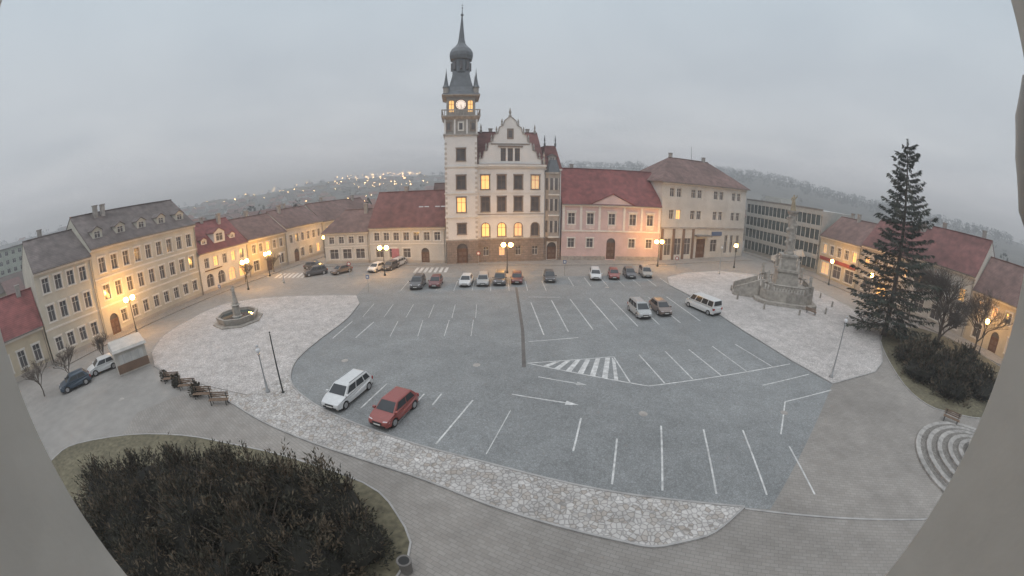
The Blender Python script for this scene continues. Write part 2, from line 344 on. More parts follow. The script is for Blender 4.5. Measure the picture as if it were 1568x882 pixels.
for i in range(8):
    x=2.6+i*.92;yb=30.4-.5*(x-1.3)+.1;xt=min(x+1.1,9.0);yt=30.4+.128*(xt-1.3)-.08
    if x<9: k.face([(x,yb,zz),(x+.42,yb-.21,zz),(min(xt+.42,9.03),yt,zz),(xt,yt,zz)] if xt+.1<9.03 else [(x,yb,zz),(x+.3,yb-.15,zz),(9.03,yt-.8,zz),(8.9,yt,zz)],MARK)
for i in range(7):
    k.face([(-43.5+i*1.0,61.4,.006),(-43.0+i*1.0,61.4,.006),(-43.9+i*1.0,65.2,.006),(-44.4+i*1.0,65.2,.006)],MARK)
    k.face([(-17+i*.9,64.6,.006),(-16.5+i*.9,64.6,.006),(-16.7+i*.9,68.6,.006),(-17.2+i*.9,68.6,.006)],MARK)
k.obj('parking_markings')
k=MB();strip(k,[(.6,55),(1.1,38.2),(1.0,29.6)],.34,.0085,.014,DRAINM);k.obj('drainage_channel')
k=MB()
for x,y in ((-3,30),(9,22),(-15,30),(20,20),(4,9),(-34,18),(14,55),(-28,56)): k.lathe(x,y,[(.32,.009),(.32,.016),(.28,.017)],16,STONE)
k.obj('manhole_covers')
# ------------------------------------------------------------------ town hall
W_TH=mat('plaster_white',(.69,.675,.655),.85,.08,.5,.05,big=1.3);W_BAY=mat('bay_stone',(.34,.31,.28),.85,.15)
b=Bld('town_hall',(-12.1,71.7),(9.4,74.7))
def bar(p0,p1,z0,z1,y0,y1,m=None): b.t.box(p0,p1,y0,y1,z0,z1,m or TRIM)
mx=[7.3,10.3,13.4,16.6];ops=[]
ops+=row(mx,1.45,4.9,7.4,arch=True,g=LIT2)
ops+=row(mx,1.5,9.6,12.3,n=1)+row(mx,1.5,13.7,16.3,n=1)
for i,o in enumerate(ops):
    if i in (0,1): o['g']=LIT
    if i in (3,): o['g']=GLASS
    if i in (8,): o['g']=LIT
    if i==11: o['g']=LIT2
facade(b,5.8,18.3,4.4,18.3,0,ops,W_TH,.3,frame=DFRAME,surround=BROWN)
gops=row([7.3,10.3,13.4,16.6],1.1,1.3,3.0,g=GLASS);gops[1]['g']=LIT2
facade(b,5.8,18.3,0,4.4,-.12,gops,BROWN,.3,sill=False)
bar(5.8,18.3,4.4,4.62,-.22,-.002,STONE);bar(5.8,18.3,8.5,8.72,-.12,-.002);bar(5.8,18.3,9.0,9.12,-.06,-.002,BROWN);bar(5.8,18.3,12.95,13.1,-.1,-.002)
bar(5.8,18.5,17.6,17.9,-.25,-.002);bar(5.8,18.6,17.9,18.3,-.45,-.002)
shell(b,18.3,15,18.3,W_TH,0,5.8)
gc=11.9;hw=[(5.7,18.3),(5.7,19.2),(5.0,19.4),(4.75,20.6),(4.1,20.9),(3.85,22.2),(3.15,22.5),(2.9,23.7),(2.2,24.0),(1.95,25.2),(1.25,25.5),(1.0,26.4),(.45,26.9),(0,27.2)]
wing=row([gc-1.3,gc,gc+1.3],.95,18.9,21.3,plain=1)
facade(b,gc-2.2,gc+2.2,18.3,24.0,-.1,wing,W_TH,.25,frame=DFRAME)
for sgn in (-1,1):
    P=[(gc+sgn*2.2,18.3)]+[(gc+sgn*h,z) for h,z in hw if z<=24.0]
    if sgn<0:P=P[::-1]
    b.w.face([(x,-.1,z) for x,z in P],W_TH)
P=[(gc-2.2,24.0),(gc+2.2,24.0)]+[(gc+h,z) for h,z in hw if z>24.0]+[(gc-h,z) for h,z in reversed(hw[:-1]) if z>24.0]
b.w.face([(x,-.1,z) for x,z in P],W_TH)
P=[(gc+h,z) for h,z in hw]+[(gc-h,z) for h,z in reversed(hw[:-1])]
b.w.face([(x,.5,z) for x,z in reversed(P)],W_TH)
for i in range(len(hw)-1):
    (h0,z0),(h1,z1)=hw[i],hw[i+1]
    for sgn in (-1,1):
        q=[(gc+sgn*h0,-.2,z0),(gc+sgn*h1,-.2,z1),(gc+sgn*h1,.6,z1),(gc+sgn*h0,.6,z0)]
        q2=[(x+sgn*.12,y,z+.12) for x,y,z in q]
        b.t.hexa(q if sgn>0 else q[::-1],q2 if sgn>0 else q2[::-1],STONE)
for h,z in ((5.5,19.3),(4.4,21.0),(3.4,22.6),(2.5,24.1),(1.5,25.6)):
    for sgn in (-1,1): b.t.lathe(gc+sgn*h,.2,[(.2,z),(.22,z+.3),(.12,z+.5),(.2,z+.75),(.04,z+1.3)],8,STONE)
b.t.lathe(gc,.2,[(.3,27.1),(.3,27.5),(.12,27.7),(.25,28.1),(.03,29.0)],8,STONE)
bar(gc-3.6,gc+3.6,22.0,22.18,-.2,-.102,BROWN);bar(gc-2.3,gc+2.3,21.5,21.8,-.28,-.102,BROWN);bar(gc-.6,gc+.6,23.0,25.0,-.16,-.102,BROWN)
b.g.face([(gc-.35,-.165,23.3),(gc+.35,-.165,23.3),(gc+.35,-.165,24.6),(gc-.35,-.165,24.6)],GLASS)
gable_roof(b,5.85,18.35,0,15,18.3,25.2,R_DR,W_TH,ov=.2)
b.r.slab([(gc-5.6,.45,18.4),(gc,.45,26.5),(gc,8,26.5),(gc-5.6,8,18.4)],.15,R_DR);b.r.slab([(gc,.45,26.503),(gc+5.6,.45,18.4),(gc+5.6,8,18.4),(gc,8,26.503)],.15,R_DR)
chimney(b,9,8.6,25.2,.8);chimney(b,16.5,8.,25.2,.7)
for x in (7.0,17.9): b.t.lathe(x,7.4,[(.25,25.0),(.25,25.6),(.1,25.9),(.2,26.2),(.03,27.0)],6,STONE)
b.t.lathe(18.2,.1,[(.28,18.3),(.28,19.3),(.14,19.6),(.22,19.9),(.03,20.9)],6,STONE)
facade(b,18.3,21.6,0,17.6,.35,[dict(a=19.0,b=20.9,c=.2,d=3.6,arch=True,door=True)],W_TH,.35)
b.w.box(18.3,21.6,.22,.345,0,.19,BROWN);b.w.box(18.31,18.9,.22,.345,.19,4.4,BROWN);b.w.box(21.0,21.6,.22,.345,.19,4.4,BROWN);b.w.box(18.9,21.0,.22,.345,3.75,4.4,BROWN)
b.w.face([(21.6,.35,0),(21.6,15,0),(21.6,15,17.6),(21.6,.35,17.6)],W_TH);b.w.face([(18.3,15,0),(18.3,15,17.6),(21.6,15,17.6),(21.6,15,0)],W_TH)
bp=[(18.5,.34),(19.0,-.75),(20.9,-.75),(21.4,.34)]
b.w.prism(bp,4.7,16.6,W_BAY);b.w.hexa([(19.6,.33,4.0),(19.7,.2,4.0),(20.2,.2,4.0),(20.3,.33,4.0)],[(p[0],p[1],4.697) for p in bp],W_BAY)
for z in (5.6,9.7,13.6):
    for x in (19.2,20.1):
        b.g.box(x,x+.6,-.80,-.752,z,z+2.2,GLASS);b.t.box(x-.08,x,-.84,-.752,z,z+2.2,TRIM);b.t.box(x+.6,x+.68,-.84,-.752,z,z+2.2,TRIM)
    b.t.box(18.9,21.0,-.9,-.752,z-1.0,z-.75,TRIM)
    for (pa,pb) in ((bp[0],bp[1]),(bp[2],bp[3])):
        pa=Vector(pa);pb=Vector(pb);d=pb-pa;n=Vector((d.y,-d.x));n.normalize();a_=pa+d*.25+n*.02;c_=pa+d*.75+n*.02
        b.g.face([(*a_,z),(*c_,z),(*c_,z+2.2),(*a_,z+2.2)],GLASS)
b.t.prism([(18.4,.34),(18.9,-.95),(21.0,-.95),(21.5,.34)],16.603,16.95,STONE)
b.r.hexa([(18.4,.34,16.953),(18.9,-.9,16.953),(21.0,-.9,16.953),(21.5,.34,16.953)],[(19.3,.33,19.3),(19.6,.1,19.3),(20.4,.1,19.3),(20.7,.33,19.3)],COPPER)
b.t.box(18.35,21.75,.1,.347,17.3,17.6,TRIM)
b.r.hexa([(18.42,.2,17.62),(21.8,.2,17.62),(21.8,15,17.62),(18.42,15,17.62)],[(18.9,2.6,22.2),(21.0,2.6,22.2),(21.0,12,22.2),(18.9,12,22.2)],R_DR)
for x,y in ((18.9,2.6),(21.0,2.6)): b.t.lathe(x,y,[(.18,22),(.2,22.6),(.08,22.9),(.16,23.2),(.02,24.3)],8,COPPER)
dormer(b,20,.9,18.6,1.5,1.4,2.5,COPPER,W_BAY)
ty=-.8;tw=5.8
tops=[dict(a=1.9,b=3.9,c=.2,d=3.9,arch=True,door=True)]+row([2.9],1.5,5.6,7.5)+row([2.9],1.6,9.6,12.3)+row([2.9],1.6,13.8,16.3)+row([2.9],1.5,19.0,21.2)
tops[2]['g']=LIT
facade(b,0,tw,4.4,23.6,ty,tops[1:],W_TH,.3,frame=DFRAME,surround=BROWN)
facade(b,0,tw,0,4.4,ty-.12,tops[:1],BROWN,.4)
for x in (0,tw-.001): b.w.face([(x,ty-.12,0),(x,ty-.12,4.4),(x,ty,4.4),(x,ty,0)],BROWN)
b.w.face([(0,ty,0),(0,ty,23.6),(0,5,23.6),(0,5,0)],W_TH);b.w.face([(tw,ty,0),(tw,5,0),(tw,5,23.6),(tw,ty,23.6)],W_TH);b.w.face([(0,5,0),(0,5,23.6),(tw,5,23.6),(tw,5,0)],W_TH)
for z in (4.4,8.6,12.95,17.8): b.t.box(-.12,tw+.12,ty-.15,ty-.003,z,z+.2,TRIM if z>5 else STONE);b.t.box(-.12,-.003,ty,5.1,z,z+.2,TRIM)
QU=mat('quoin_stone',(.50,.46,.42),.85,.15)
for z in [4.8+.9*i for i in range(20)]:
    b.t.box(-.03,.4,ty-.04,ty-.002,z,z+.45,QU);b.t.box(tw-.4,tw+.03,ty-.04,ty-.002,z,z+.45,QU)
cy=ty+2.9;cx=2.9
def sq(h0,z0,h1,z1,m,mb=None):
    (mb or b.w).hexa([(cx-h0,cy-h0,z0),(cx+h0,cy-h0,z0),(cx+h0,cy+h0,z0),(cx-h0,cy+h0,z0)],[(cx-h1,cy-h1,z1),(cx+h1,cy-h1,z1),(cx+h1,cy+h1,z1),(cx-h1,cy+h1,z1)],m)
sq(3.15,23.6,3.15,23.9,STONE,b.t);sq(2.85,23.9,2.85,26.6,W_BAY)
for x in (-2.2,0,2.2): b.t.box(cx+x-.55,cx+x+.55,cy-2.95,cy-2.852,24.4,26.2,TRIM if x==0 else BROWN);b.g.box(cx+x-.3,cx+x+.3,cy-2.99,cy-2.952,24.7,25.9,GLASS)
for x in (-2.85,-1.1,1.1,2.85): b.t.box(cx+x-.15,cx+x+.15,cy-3.0,cy-2.852,23.9,26.6,W_TH)
sq(2.9,26.6,3.5,27.1,STONE,b.t);sq(3.5,27.1,3.5,27.3,STONE,b.t)
for a in range(15):
    t=-3.4+a*6.8/14
    for q in ((t,-3.4),(-3.4,t),(3.4,t)): b.t.box(cx+q[0]-.07,cx+q[0]+.07,cy+q[1]-.07,cy+q[1]+.07,27.3,28.2,STONE)
for (x0,x1,y0,y1) in ((-3.5,3.5,-3.5,-3.3),(-3.5,-3.3,-3.3,3.5),(3.3,3.5,-3.3,3.5)): b.t.box(cx+x0,cx+x1,cy+y0,cy+y1,28.2,28.4,STONE)
facade(b,cx-2.6,cx+2.6,27.3,30.9,cy-2.6,[dict(a=cx-2.2,b=cx-1.2,c=28.0,d=30.3,arch=True,g=LIT,plain=1),dict(a=cx+1.2,b=cx+2.2,c=28.0,d=30.3,arch=True,g=LIT,plain=1)],W_BAY,.3,frame=DFRAME)
b.w.box(cx-2.6,cx+2.6,cy-2.59,cy+2.6,27.3,30.9,W_BAY,skip='f')
for s_ in (-1,1):
    for yy in (-1.4,0.,1.4): b.g.box(cx+s_*2.6-.02,cx+s_*2.6+.02,cy+yy-.4,cy+yy+.4,28.2,30.2,LIT)
def disc(mb,x,y,z,r,m,th=.08,n=24):
    mb.hexa([(x+r*math.cos(2*pi*i/n),y,z+r*math.sin(2*pi*i/n)) for i in range(n)],[(x+r*math.cos(2*pi*i/n),y-th,z+r*math.sin(2*pi*i/n)) for i in range(n)],m)
disc(b.t,cx,cy-2.603,29.4,1.08,DFRAME,.1);disc(b.g,cx,cy-2.705,29.4,.9,LITW,.04)
for i in range(12):
    t=pi*i/6;b.t.box(cx+.74*math.cos(t)-.05,cx+.74*math.cos(t)+.05,cy-2.78,cy-2.747,29.4+.74*math.sin(t)-.09,29.4+.74*math.sin(t)+.09,IRON)
b.t.tube((cx,cy-2.78,29.4),(cx+.05,cy-2.78,28.85),.06,.04,IRON);b.t.tube((cx,cy-2.78,29.4),(cx+.1,cy-2.78,28.7),.05,.03,IRON)
sq(2.95,30.9,3.25,31.15,STONE,b.t);sq(3.45,31.15,3.35,31.3,STONE,b.t)
def octl(prof): b.r.lathe(cx,cy,prof,8,COPPER,rot=pi/8)
b.r.lathe(cx,cy,[(4.8,31.3),(3.9,31.9),(3.05,33.0),(2.55,34.4),(2.2,35.6),(2.0,36.2)],4,COPPER,rot=pi/4)
octl([(1.75,36.1),(1.75,38.6),(2.15,38.8),(2.2,39.0)]);octl([(2.2,39.0),(2.35,39.5),(2.3,40.2),(1.9,41.0),(1.2,41.7),(.8,42.3),(.62,43.2),(.34,46.0),(.12,48.6),(.05,50.2)])
for i in range(8):
    t=pi/4*i;x,y=cx+1.66*math.cos(t),cy+1.66*math.sin(t);b.g.tube((x,y,36.6),(x,y,38.2),.3,.3,GLASS,6)
b.r.ball((cx,cy,48.7),.3,COPPER);b.r.ball((cx,cy,50.3),.16,COPPER);b.r.tube((cx,cy,50.3),(cx,cy,51.3),.03,.03,IRON);b.r.tube((cx-.3,cy,50.9),(cx+.3,cy,50.9),.03,.03,IRON)
for sx in (-1,1):
    for sy in (-1,1):
        x,y=cx+sx*2.7,cy+sy*2.7
        b.w.lathe(x,y,[(.5,31.2),(.5,32.6)],8,W_BAY);b.r.lathe(x,y,[(.68,32.6),(.42,33.2),(.22,34.4),(.05,35.8),(.02,36.4)],8,COPPER)
b.done()
# ------------------------------------------------------------------ other houses
CREAM=mat('plaster_cream',(.54,.515,.44),.88,.12,.5,.05,big=1.3);YEL=mat('plaster_yellow',(.51,.45,.34),.88,.14,.5);PINK=mat('plaster_pink',(.56,.43,.42),.88,.10,.5,.04)
OFFW=mat('plaster_offwhite',(.52,.51,.48),.88,.12,.4,.05);BEI=mat('plaster_beige',(.42,.385,.345),.88,.14,.5);WHT=mat('plaster_white_house',(.62,.61,.585),.88,.08,.5)
h=house('corner_house',(-54.9,20.2),(-53.02,29.1),12,11.2,15,CREAM,R_GR,[(4,1.2,2.9,1.0,0),(4,4.9,6.9,1.05,0),(4,8.4,10.2,1.05,0)],lit=0,seed=3,base=BEI,band=[4.0],chim=1);h.done()
h=house('tenement_house',(-53.0,29.15),(-51.6,50.05),12.5,12.0,16.6,CREAM,R_GR,[(9,1.3,3.0,1.05,0),(9,5.0,7.0,1.1,0),(9,8.6,10.6,1.1,0)],door=1.9,lit=0,seed=4,base=BEI,band=[4.1,7.8],chim=2)
for x in (2.2,6.4,10.5,14.6,18.7): dormer(h,x,1.2,12.9,1.7,1.3,2.8,R_GR,CREAM)
h.done()
h=house('white_shop_house',(-51.6,50.1),(-49.5,62.05),12,6.9,11.8,WHT,R_RED,[(4,.9,3.2,1.7,1),(5,4.2,5.9,1.0,0)],lit=.25,seed=9,base=BEI,band=[3.7]);dormer(h,6,.8,8.0,2.6,1.8,2.6,R_RED,WHT);h.t.box(1,5,-.25,-.102,3.72,3.9,DOOR);dormer(h,2.5,1.2,8,1.3,1,2,R_RED,WHT);dormer(h,9.5,1.2,8,1.3,1,2,R_RED,WHT);h.done()
h=house('yellow_house',(-49.5,62.1),(-47.2,73.0),11,7.2,11.2,YEL,R_BR,[(4,.9,2.9,1.5,0),(5,4.3,6.0,1.0,0)],door=5.5,lit=.3,seed=11,base=BEI);h.done()
h=house('beige_house',(-47.2,73.05),(-44.6,85.7),11,7.8,11.6,OFFW,R_BR,[(4,1.0,2.9,1.2,0),(6,4.4,6.2,1.0,0)],door=3,lit=.2,seed=12,base=BEI);h.done()
h=house('street_end_house',(-44.6,85.8),(-38.5,108),11,7.6,12,CREAM,R_BR,[(7,1.0,2.9,1.2,0),(8,4.4,6.2,1.0,0)],door=8,lit=.2,seed=13);h.done()
h=house('small_yellow_house',(-58.0,7),(-55.0,20.05),9,5.0,9.2,YEL,R_RED,[(5,1.2,3.2,1.1,0)],lit=0,seed=14,base=BEI);h.done()
h=house('low_house',(-37.6,72.6),(-27.85,73.1),11,6.4,10.4,OFFW,R_BR,[(3,1.0,3.0,1.9,0),(4,4.1,5.5,1.1,0)],lit=.0,seed=15,base=BEI,hip0=3.,chim=1,band=[3.4]);h.done()
h=house('long_red_roof_house',(-27.8,73.1),(-12.25,71.9),12,7.0,13.6,OFFW,R_DR,[(5,1.1,2.9,1.5,0),(7,4.4,6.0,1.15,0)],door=11.5,lit=0.,seed=16,base=BEI,chim=1,band=[3.7])
SKL=glassm('skylight',(.45,.48,.5),.2)
for x,zf in ((9.6,.36),(12.9,.36)):
    for dx in (0,1.15):
        y=6*zf;z=7.0+6.6*zf
        h.g.hexa([(x+dx,y-.02,z+.06),(x+dx+.9,y-.02,z+.06),(x+dx+.9,y+1.0,z+1.2),(x+dx,y+1.0,z+1.2)],[(x+dx,y-.08,z+.14),(x+dx+.9,y-.08,z+.14),(x+dx+.9,y+.94,z+1.28),(x+dx,y+.94,z+1.28)],SKL)
h.t.box(4.7,6.2,-.12,-.003,.2,2.9,mat('pink_door',(.42,.17,.21),.6));h.done()
b=Bld('pink_town_house',(9.45,74.75),(29.7,75.2));L=b.L-.05
px_=[1.9,5.6,9.9,14.2,17.9];PP=mat('pink_panel',(.62,.53,.51),.88)
ops=row(px_,1.35,7.1,9.3,n=1)+row([1.9,5.6,14.2,17.9],1.3,2.6,4.4)+[dict(a=9.0,b=10.8,c=.3,d=4.5,arch=True,door=True)]
facade(b,0,L,0,11,0,ops,PINK,surround=TRIM);shell(b,L,13,11,PINK);gable_roof(b,0,L,0,13,11,18.0,R_RED,PINK)
b.t.box(.01,L-.01,-.14,-.002,5.7,6.0,TRIM);b.t.box(.01,8.8,-.08,-.002,0,.9,STONE);b.t.box(11.0,L-.01,-.08,-.002,0,.9,STONE)
for x in (.35,3.75,7.4,12.4,16.05,L-.35): b.t.box(x-.22,x+.22,-.1,-.003,6.0,10.58,TRIM)
for x in px_: b.t.box(x-1.0,x+1.0,-.22,-.06,9.55,9.75,TRIM);b.t.box(x-.8,x+.8,-.1,-.002,6.2,6.9,PP)
b.t.prismy([(5.6,11.0),(14.2,11.0),(9.9,13.0)],-.35,1.6,PINK);b.t.prismy([(5.4,11.0),(5.4,10.8),(14.4,10.8),(14.4,11.0)][::-1],-.5,-.352,TRIM)
for s_ in (-1,1): b.t.slab([(9.9,-.5,13.25),(9.9+s_*4.6,-.5,11.1),(9.9+s_*4.6,2.2,11.1),(9.9,2.2,13.25)] if s_<0 else [(9.9+4.6,-.5,11.1),(9.9,-.5,13.253),(9.9,2.2,13.253),(9.9+4.6,2.2,11.1)][::-1],.15,R_RED)
chimney(b,3,7.5,18,.8);b.done()
b=Bld('three_storey_bank_building',(29.9,75.6),(55.3,83.2));L=b.L
ops=[]
for c0 in (3.6,9.6,16.6,22.8):
    ops+=row([c0-.95,c0+.95],1.25,13.2,15.0,plain=1)+row([c0-.95,c0+.95],1.25,8.6,10.5,plain=1)
ops[3]['g']=LIT
gr=row([2.2,5.0,7.8],1.9,1.0,4.6,plain=1,n=1)+[dict(a=10.4,b=13.2,c=.2,d=4.4,plain=1,door=True)]+row([16.0],2.2,1.4,4.2,plain=1)+row([20.2,22.2,24.4],1.1,1.0,5.2,plain=1)
facade(b,0,L,0,16.2,0,ops+gr,OFFW,.25,frame=FRAME);shell(b,L,14,16.2,OFFW)
gable_roof(b,0,L,0,14,16.2,21.8,R_BR,OFFW,ov=.7,hip0=7,hip1=7)
b.t.box(.01,L-.01,-.18,-.003,6.6,6.95,STONE);b.t.box(9.8,13.8,-1.6,-.003,5.0,5.3,SHEET);b.t.box(15.0,18.3,-.2,-.05,5.1,6.0,mat('sign_blue',(.08,.13,.24),.5))
for x in (.5,3.6,6.4,9.2): b.t.box(x-.28,x+.28,-.2,-.003,0,6.6,DFRAME)
chimney(b,8,7.5,21.8,1.);chimney(b,18,7,21.8,.9);b.r.tube((14,7,21.8),(14,7,25),.05,.03,IRON);b.done()
b=Bld('glass_office_building',(61.5,92),(65.4,66.2));L=b.L
CONC=mat('concrete_panel',(.38,.38,.36),.8,.1);GREEN=glassm('office_glass',(.08,.105,.11),.1)
b.w.box(0,L,.3,14,0,13.6,CONC)
for f_ in range(4):
    z=1.0+f_*3.15;b.g.box(.3,L-.3,.05,.297,z,z+2.2,GREEN);b.t.box(0,L,-.1,.299,z+2.2,z+3.15,CONC)
    for i in range(19): x=.3+(L-.6)*i/18;b.t.box(x-.06,x+.06,-.05,.045,z,z+2.19,FRAME)
b.t.box(0,L,-.15,.299,13.6,14.0,SHEET)
for i in range(6): b.t.hexa([(14+i*1.6,-3,.5+i*.55),(15.6+i*1.6,-3,.5+i*.55),(15.6+i*1.6,-1.4,.5+i*.55),(14+i*1.6,-1.4,.5+i*.55)],[(14+i*1.6,-3,1.6+i*.55),(15.6+i*1.6,-3,1.6+i*.55+.5),(15.6+i*1.6,-2.9,1.6+i*.55+.5),(14+i*1.6,-2.9,1.6+i*.55)],TRIM)
for i in range(5): b.t.box(14.8+i*1.9,15.0+i*1.9,-2.9,-2.7,.12,.5+i*.6,TRIM)
b.r.box(3,9,4,9,13.6,15.2,CONC);b.done()
h=house('yellow_shop_house',(65.4,65.8),(64.9,52.8),12,8.5,13,YEL,R_BR,[(3,.7,3.2,2.6,0),(5,5.0,6.9,1.2,0)],lit=.35,seed=21);h.t.box(.5,12,-.2,-.003,3.6,4.3,mat('sign_red',(.32,.07,.06),.5));h.done()
h=house('red_roof_house',(64.9,52.75),(65.5,40),12,8.8,14.2,BEI,R_DR,[(3,.7,3.2,2.4,0),(5,5.0,6.9,1.2,0)],lit=.3,seed=22);h.done()
h=house('gabled_house',(65.5,39.95),(66,27),12,9.2,14.8,OFFW,R_DR,[(3,.7,3.0,2.2,0),(4,5.0,6.9,1.2,0)],lit=.3,seed=23);h.done()
h=house('ochre_house',(66,26.95),(65.8,12),11,7.4,12.4,YEL,R_BR,[(4,.9,3.0,1.6,0),(5,4.6,6.2,1.1,0)],lit=.2,seed=24,door=6);h.done()
h=house('back_street_house',(20,98),(-18,97),12,9.,15.,BEI,R_BR,[(8,5,6.8,1.1,0)],seed=25);h.done()
FLAT=mat('panel_block_green',(.40,.43,.37),.85,.08)
b=Bld('apartment_block',(-175,30),(-160,66));ops=[]
for f_ in range(5): ops+=row(spread(.5,b.L-.5,13),1.5,-1+1.4+f_*2.9,-1+2.9+f_*2.9,plain=1)
facade(b,0,b.L,-1,14.2,0,ops,FLAT,.15);b.w.box(0,b.L,.2,12,-1,14.2,FLAT,skip='f');b.t.box(-.2,b.L+.2,-.3,12.2,14.2,14.6,SHEET);b.done()
# ------------------------------------------------------------------ distant town
dh=MB();wm=[mat('far_wall_a',(.36,.34,.31),.9),mat('far_wall_b',(.38,.33,.26),.9),mat('far_wall_c',(.50,.50,.49),.9)];rm=[mat('far_roof_a',(.17,.11,.10),.9),mat('far_roof_b',(.12,.10,.09),.9),mat('far_roof_c',(.21,.12,.10),.9)]
lampsM=MB();FARL=emis('far_lamp',(1.,.62,.27),26.)
for i in range(560):
    az=math.radians(R.uniform(-82,12) if R.random()<.85 else R.uniform(12,70));r=R.uniform(125,820)
    if i<170: r=R.uniform(112,260)
    if az>math.radians(12) and r>300: continue
    x,y=r*math.sin(az),r*math.cos(az)
    if (x>-62 and x<84 and y<112 and y>-20) or (abs(x+175)<32 and abs(y-48)<40) or (-44<x<-28 and y<200): continue
    z=terr(x,y)-.5;t=R.uniform(0,pi);w,d,e,rz=R.uniform(5,9),R.uniform(4,5.5),R.uniform(3.5,6.5),0;rz=e+R.uniform(2.6,4)
    if R.random()<.06 and r>250: w,d,e=R.uniform(14,30),8,R.uniform(6,9);rz=e+.5
    c,s=math.cos(t),math.sin(t)
    def T(px,py,pz): return (x+c*px-s*py,y+s*px+c*py,z+pz)
    a=R.choice(wm);q=R.choice(rm)
    B0=[T(-w,-d,0),T(w,-d,0),T(w,d,0),T(-w,d,0)];T0=[T(-w,-d,e),T(w,-d,e),T(w,d,e),T(-w,d,e)];dh.hexa(B0,T0,a)
    g1,g2=T(-w,0,rz),T(w,0,rz)
    dh.face([T(-w-.3,-d-.4,e-.1),T(w+.3,-d-.4,e-.1),T(w+.3,0,rz),T(-w-.3,0,rz)],q);dh.face([T(w+.3,d+.4,e-.1),T(-w-.3,d+.4,e-.1),T(-w-.3,0,rz+.01),T(w+.3,0,rz+.01)],q)
    dh.face([T0[3],T0[0],g1],a);dh.face([T0[1],T0[2],g2],a)
    for kx in (-.6,-.2,.2,.6):
        for sgn in (-1,1):
            dh.face([T(kx*w-.5,sgn*(d+.05),e-2.6),T(kx*w+.5,sgn*(d+.05),e-2.6),T(kx*w+.5,sgn*(d+.05),e-1.2),T(kx*w-.5,sgn*(d+.05),e-1.2)],GLASS)
dh.obj('distant_town_houses')
for i in range(120):
    az=math.radians(R.choice([R.uniform(-26,-12),R.uniform(-25,-13),R.uniform(-46,-14)]));r=R.uniform(560,980) if R.random()<.8 else R.uniform(220,420)
    x,y=r*math.sin(az),r*math.cos(az);z=terr(x,y)+8
    s=.0010*r*R.uniform(.5,1.1);lampsM.tube((x,y,z-8),(x,y,z),.08,.08,IRON,4);lampsM.ball((x,y,z),s*.8,FARL,6)
lampsM.obj('distant_street_lamps')
def spray(mb,p,d,l,w,m):
    d=Vector(d);d.normalize();a=d.cross(Vector((R.uniform(-1,1),R.uniform(-1,1),R.uniform(-1,1))))
    if a.length<1e-3:return
    a.normalize();p=Vector(p);q=p+d*l
    i=len(mb.v);mb.v+=[tuple(p-a*w*.5),tuple(p+d*l*.5-a*w),tuple(q),tuple(p+d*l*.5+a*w)];mb.f.append((i,i+1,i+2,i+3));mb.m.append(mb.mi(m))
FT=[mat('far_foliage_a',(.08,.075,.062),.95,.3),mat('far_foliage_b',(.05,.06,.047),.95,.3),mat('far_foliage_c',(.12,.105,.09),.95,.3)]
ft=MB()
for i in range(1200):
    az=math.radians(R.uniform(-85,75));r=R.uniform(120,980)
    if i>460: az=math.radians(R.uniform(5,72));r=R.uniform(650,1020)
    elif i%3==0: r=R.uniform(820,1000)
    x,y=r*math.sin(az),r*math.cos(az)
    if (x>-66 and x<84 and y<112) or (-44<x<-28 and y<200) or (abs(x+175)<32 and abs(y-48)<40): continue
    z=terr(x,y);hh=R.uniform(5,10) if i<=460 else R.uniform(8,14);m=R.choice(FT) if i<=460 else R.choice(FT[:2])
    n=26 if r<400 else 14
    if r<500: ft.tube((x,y,z),(x,y,z+hh*.6),.25,.1,FT[2],4)
    for j in range(n):
        u=R.uniform(0,2*pi);v=R.random()**.5;zz2=R.uniform(.25,1);rad=hh*.42*math.sin(pi*min(1,zz2*.9+.05))*v
        spray(ft,(x+rad*math.cos(u),y+rad*math.sin(u),z+hh*zz2-.5),(math.cos(u)*.6,math.sin(u)*.6,R.uniform(0,1)),hh*.28,hh*.12,m)
ft.obj('distant_trees')
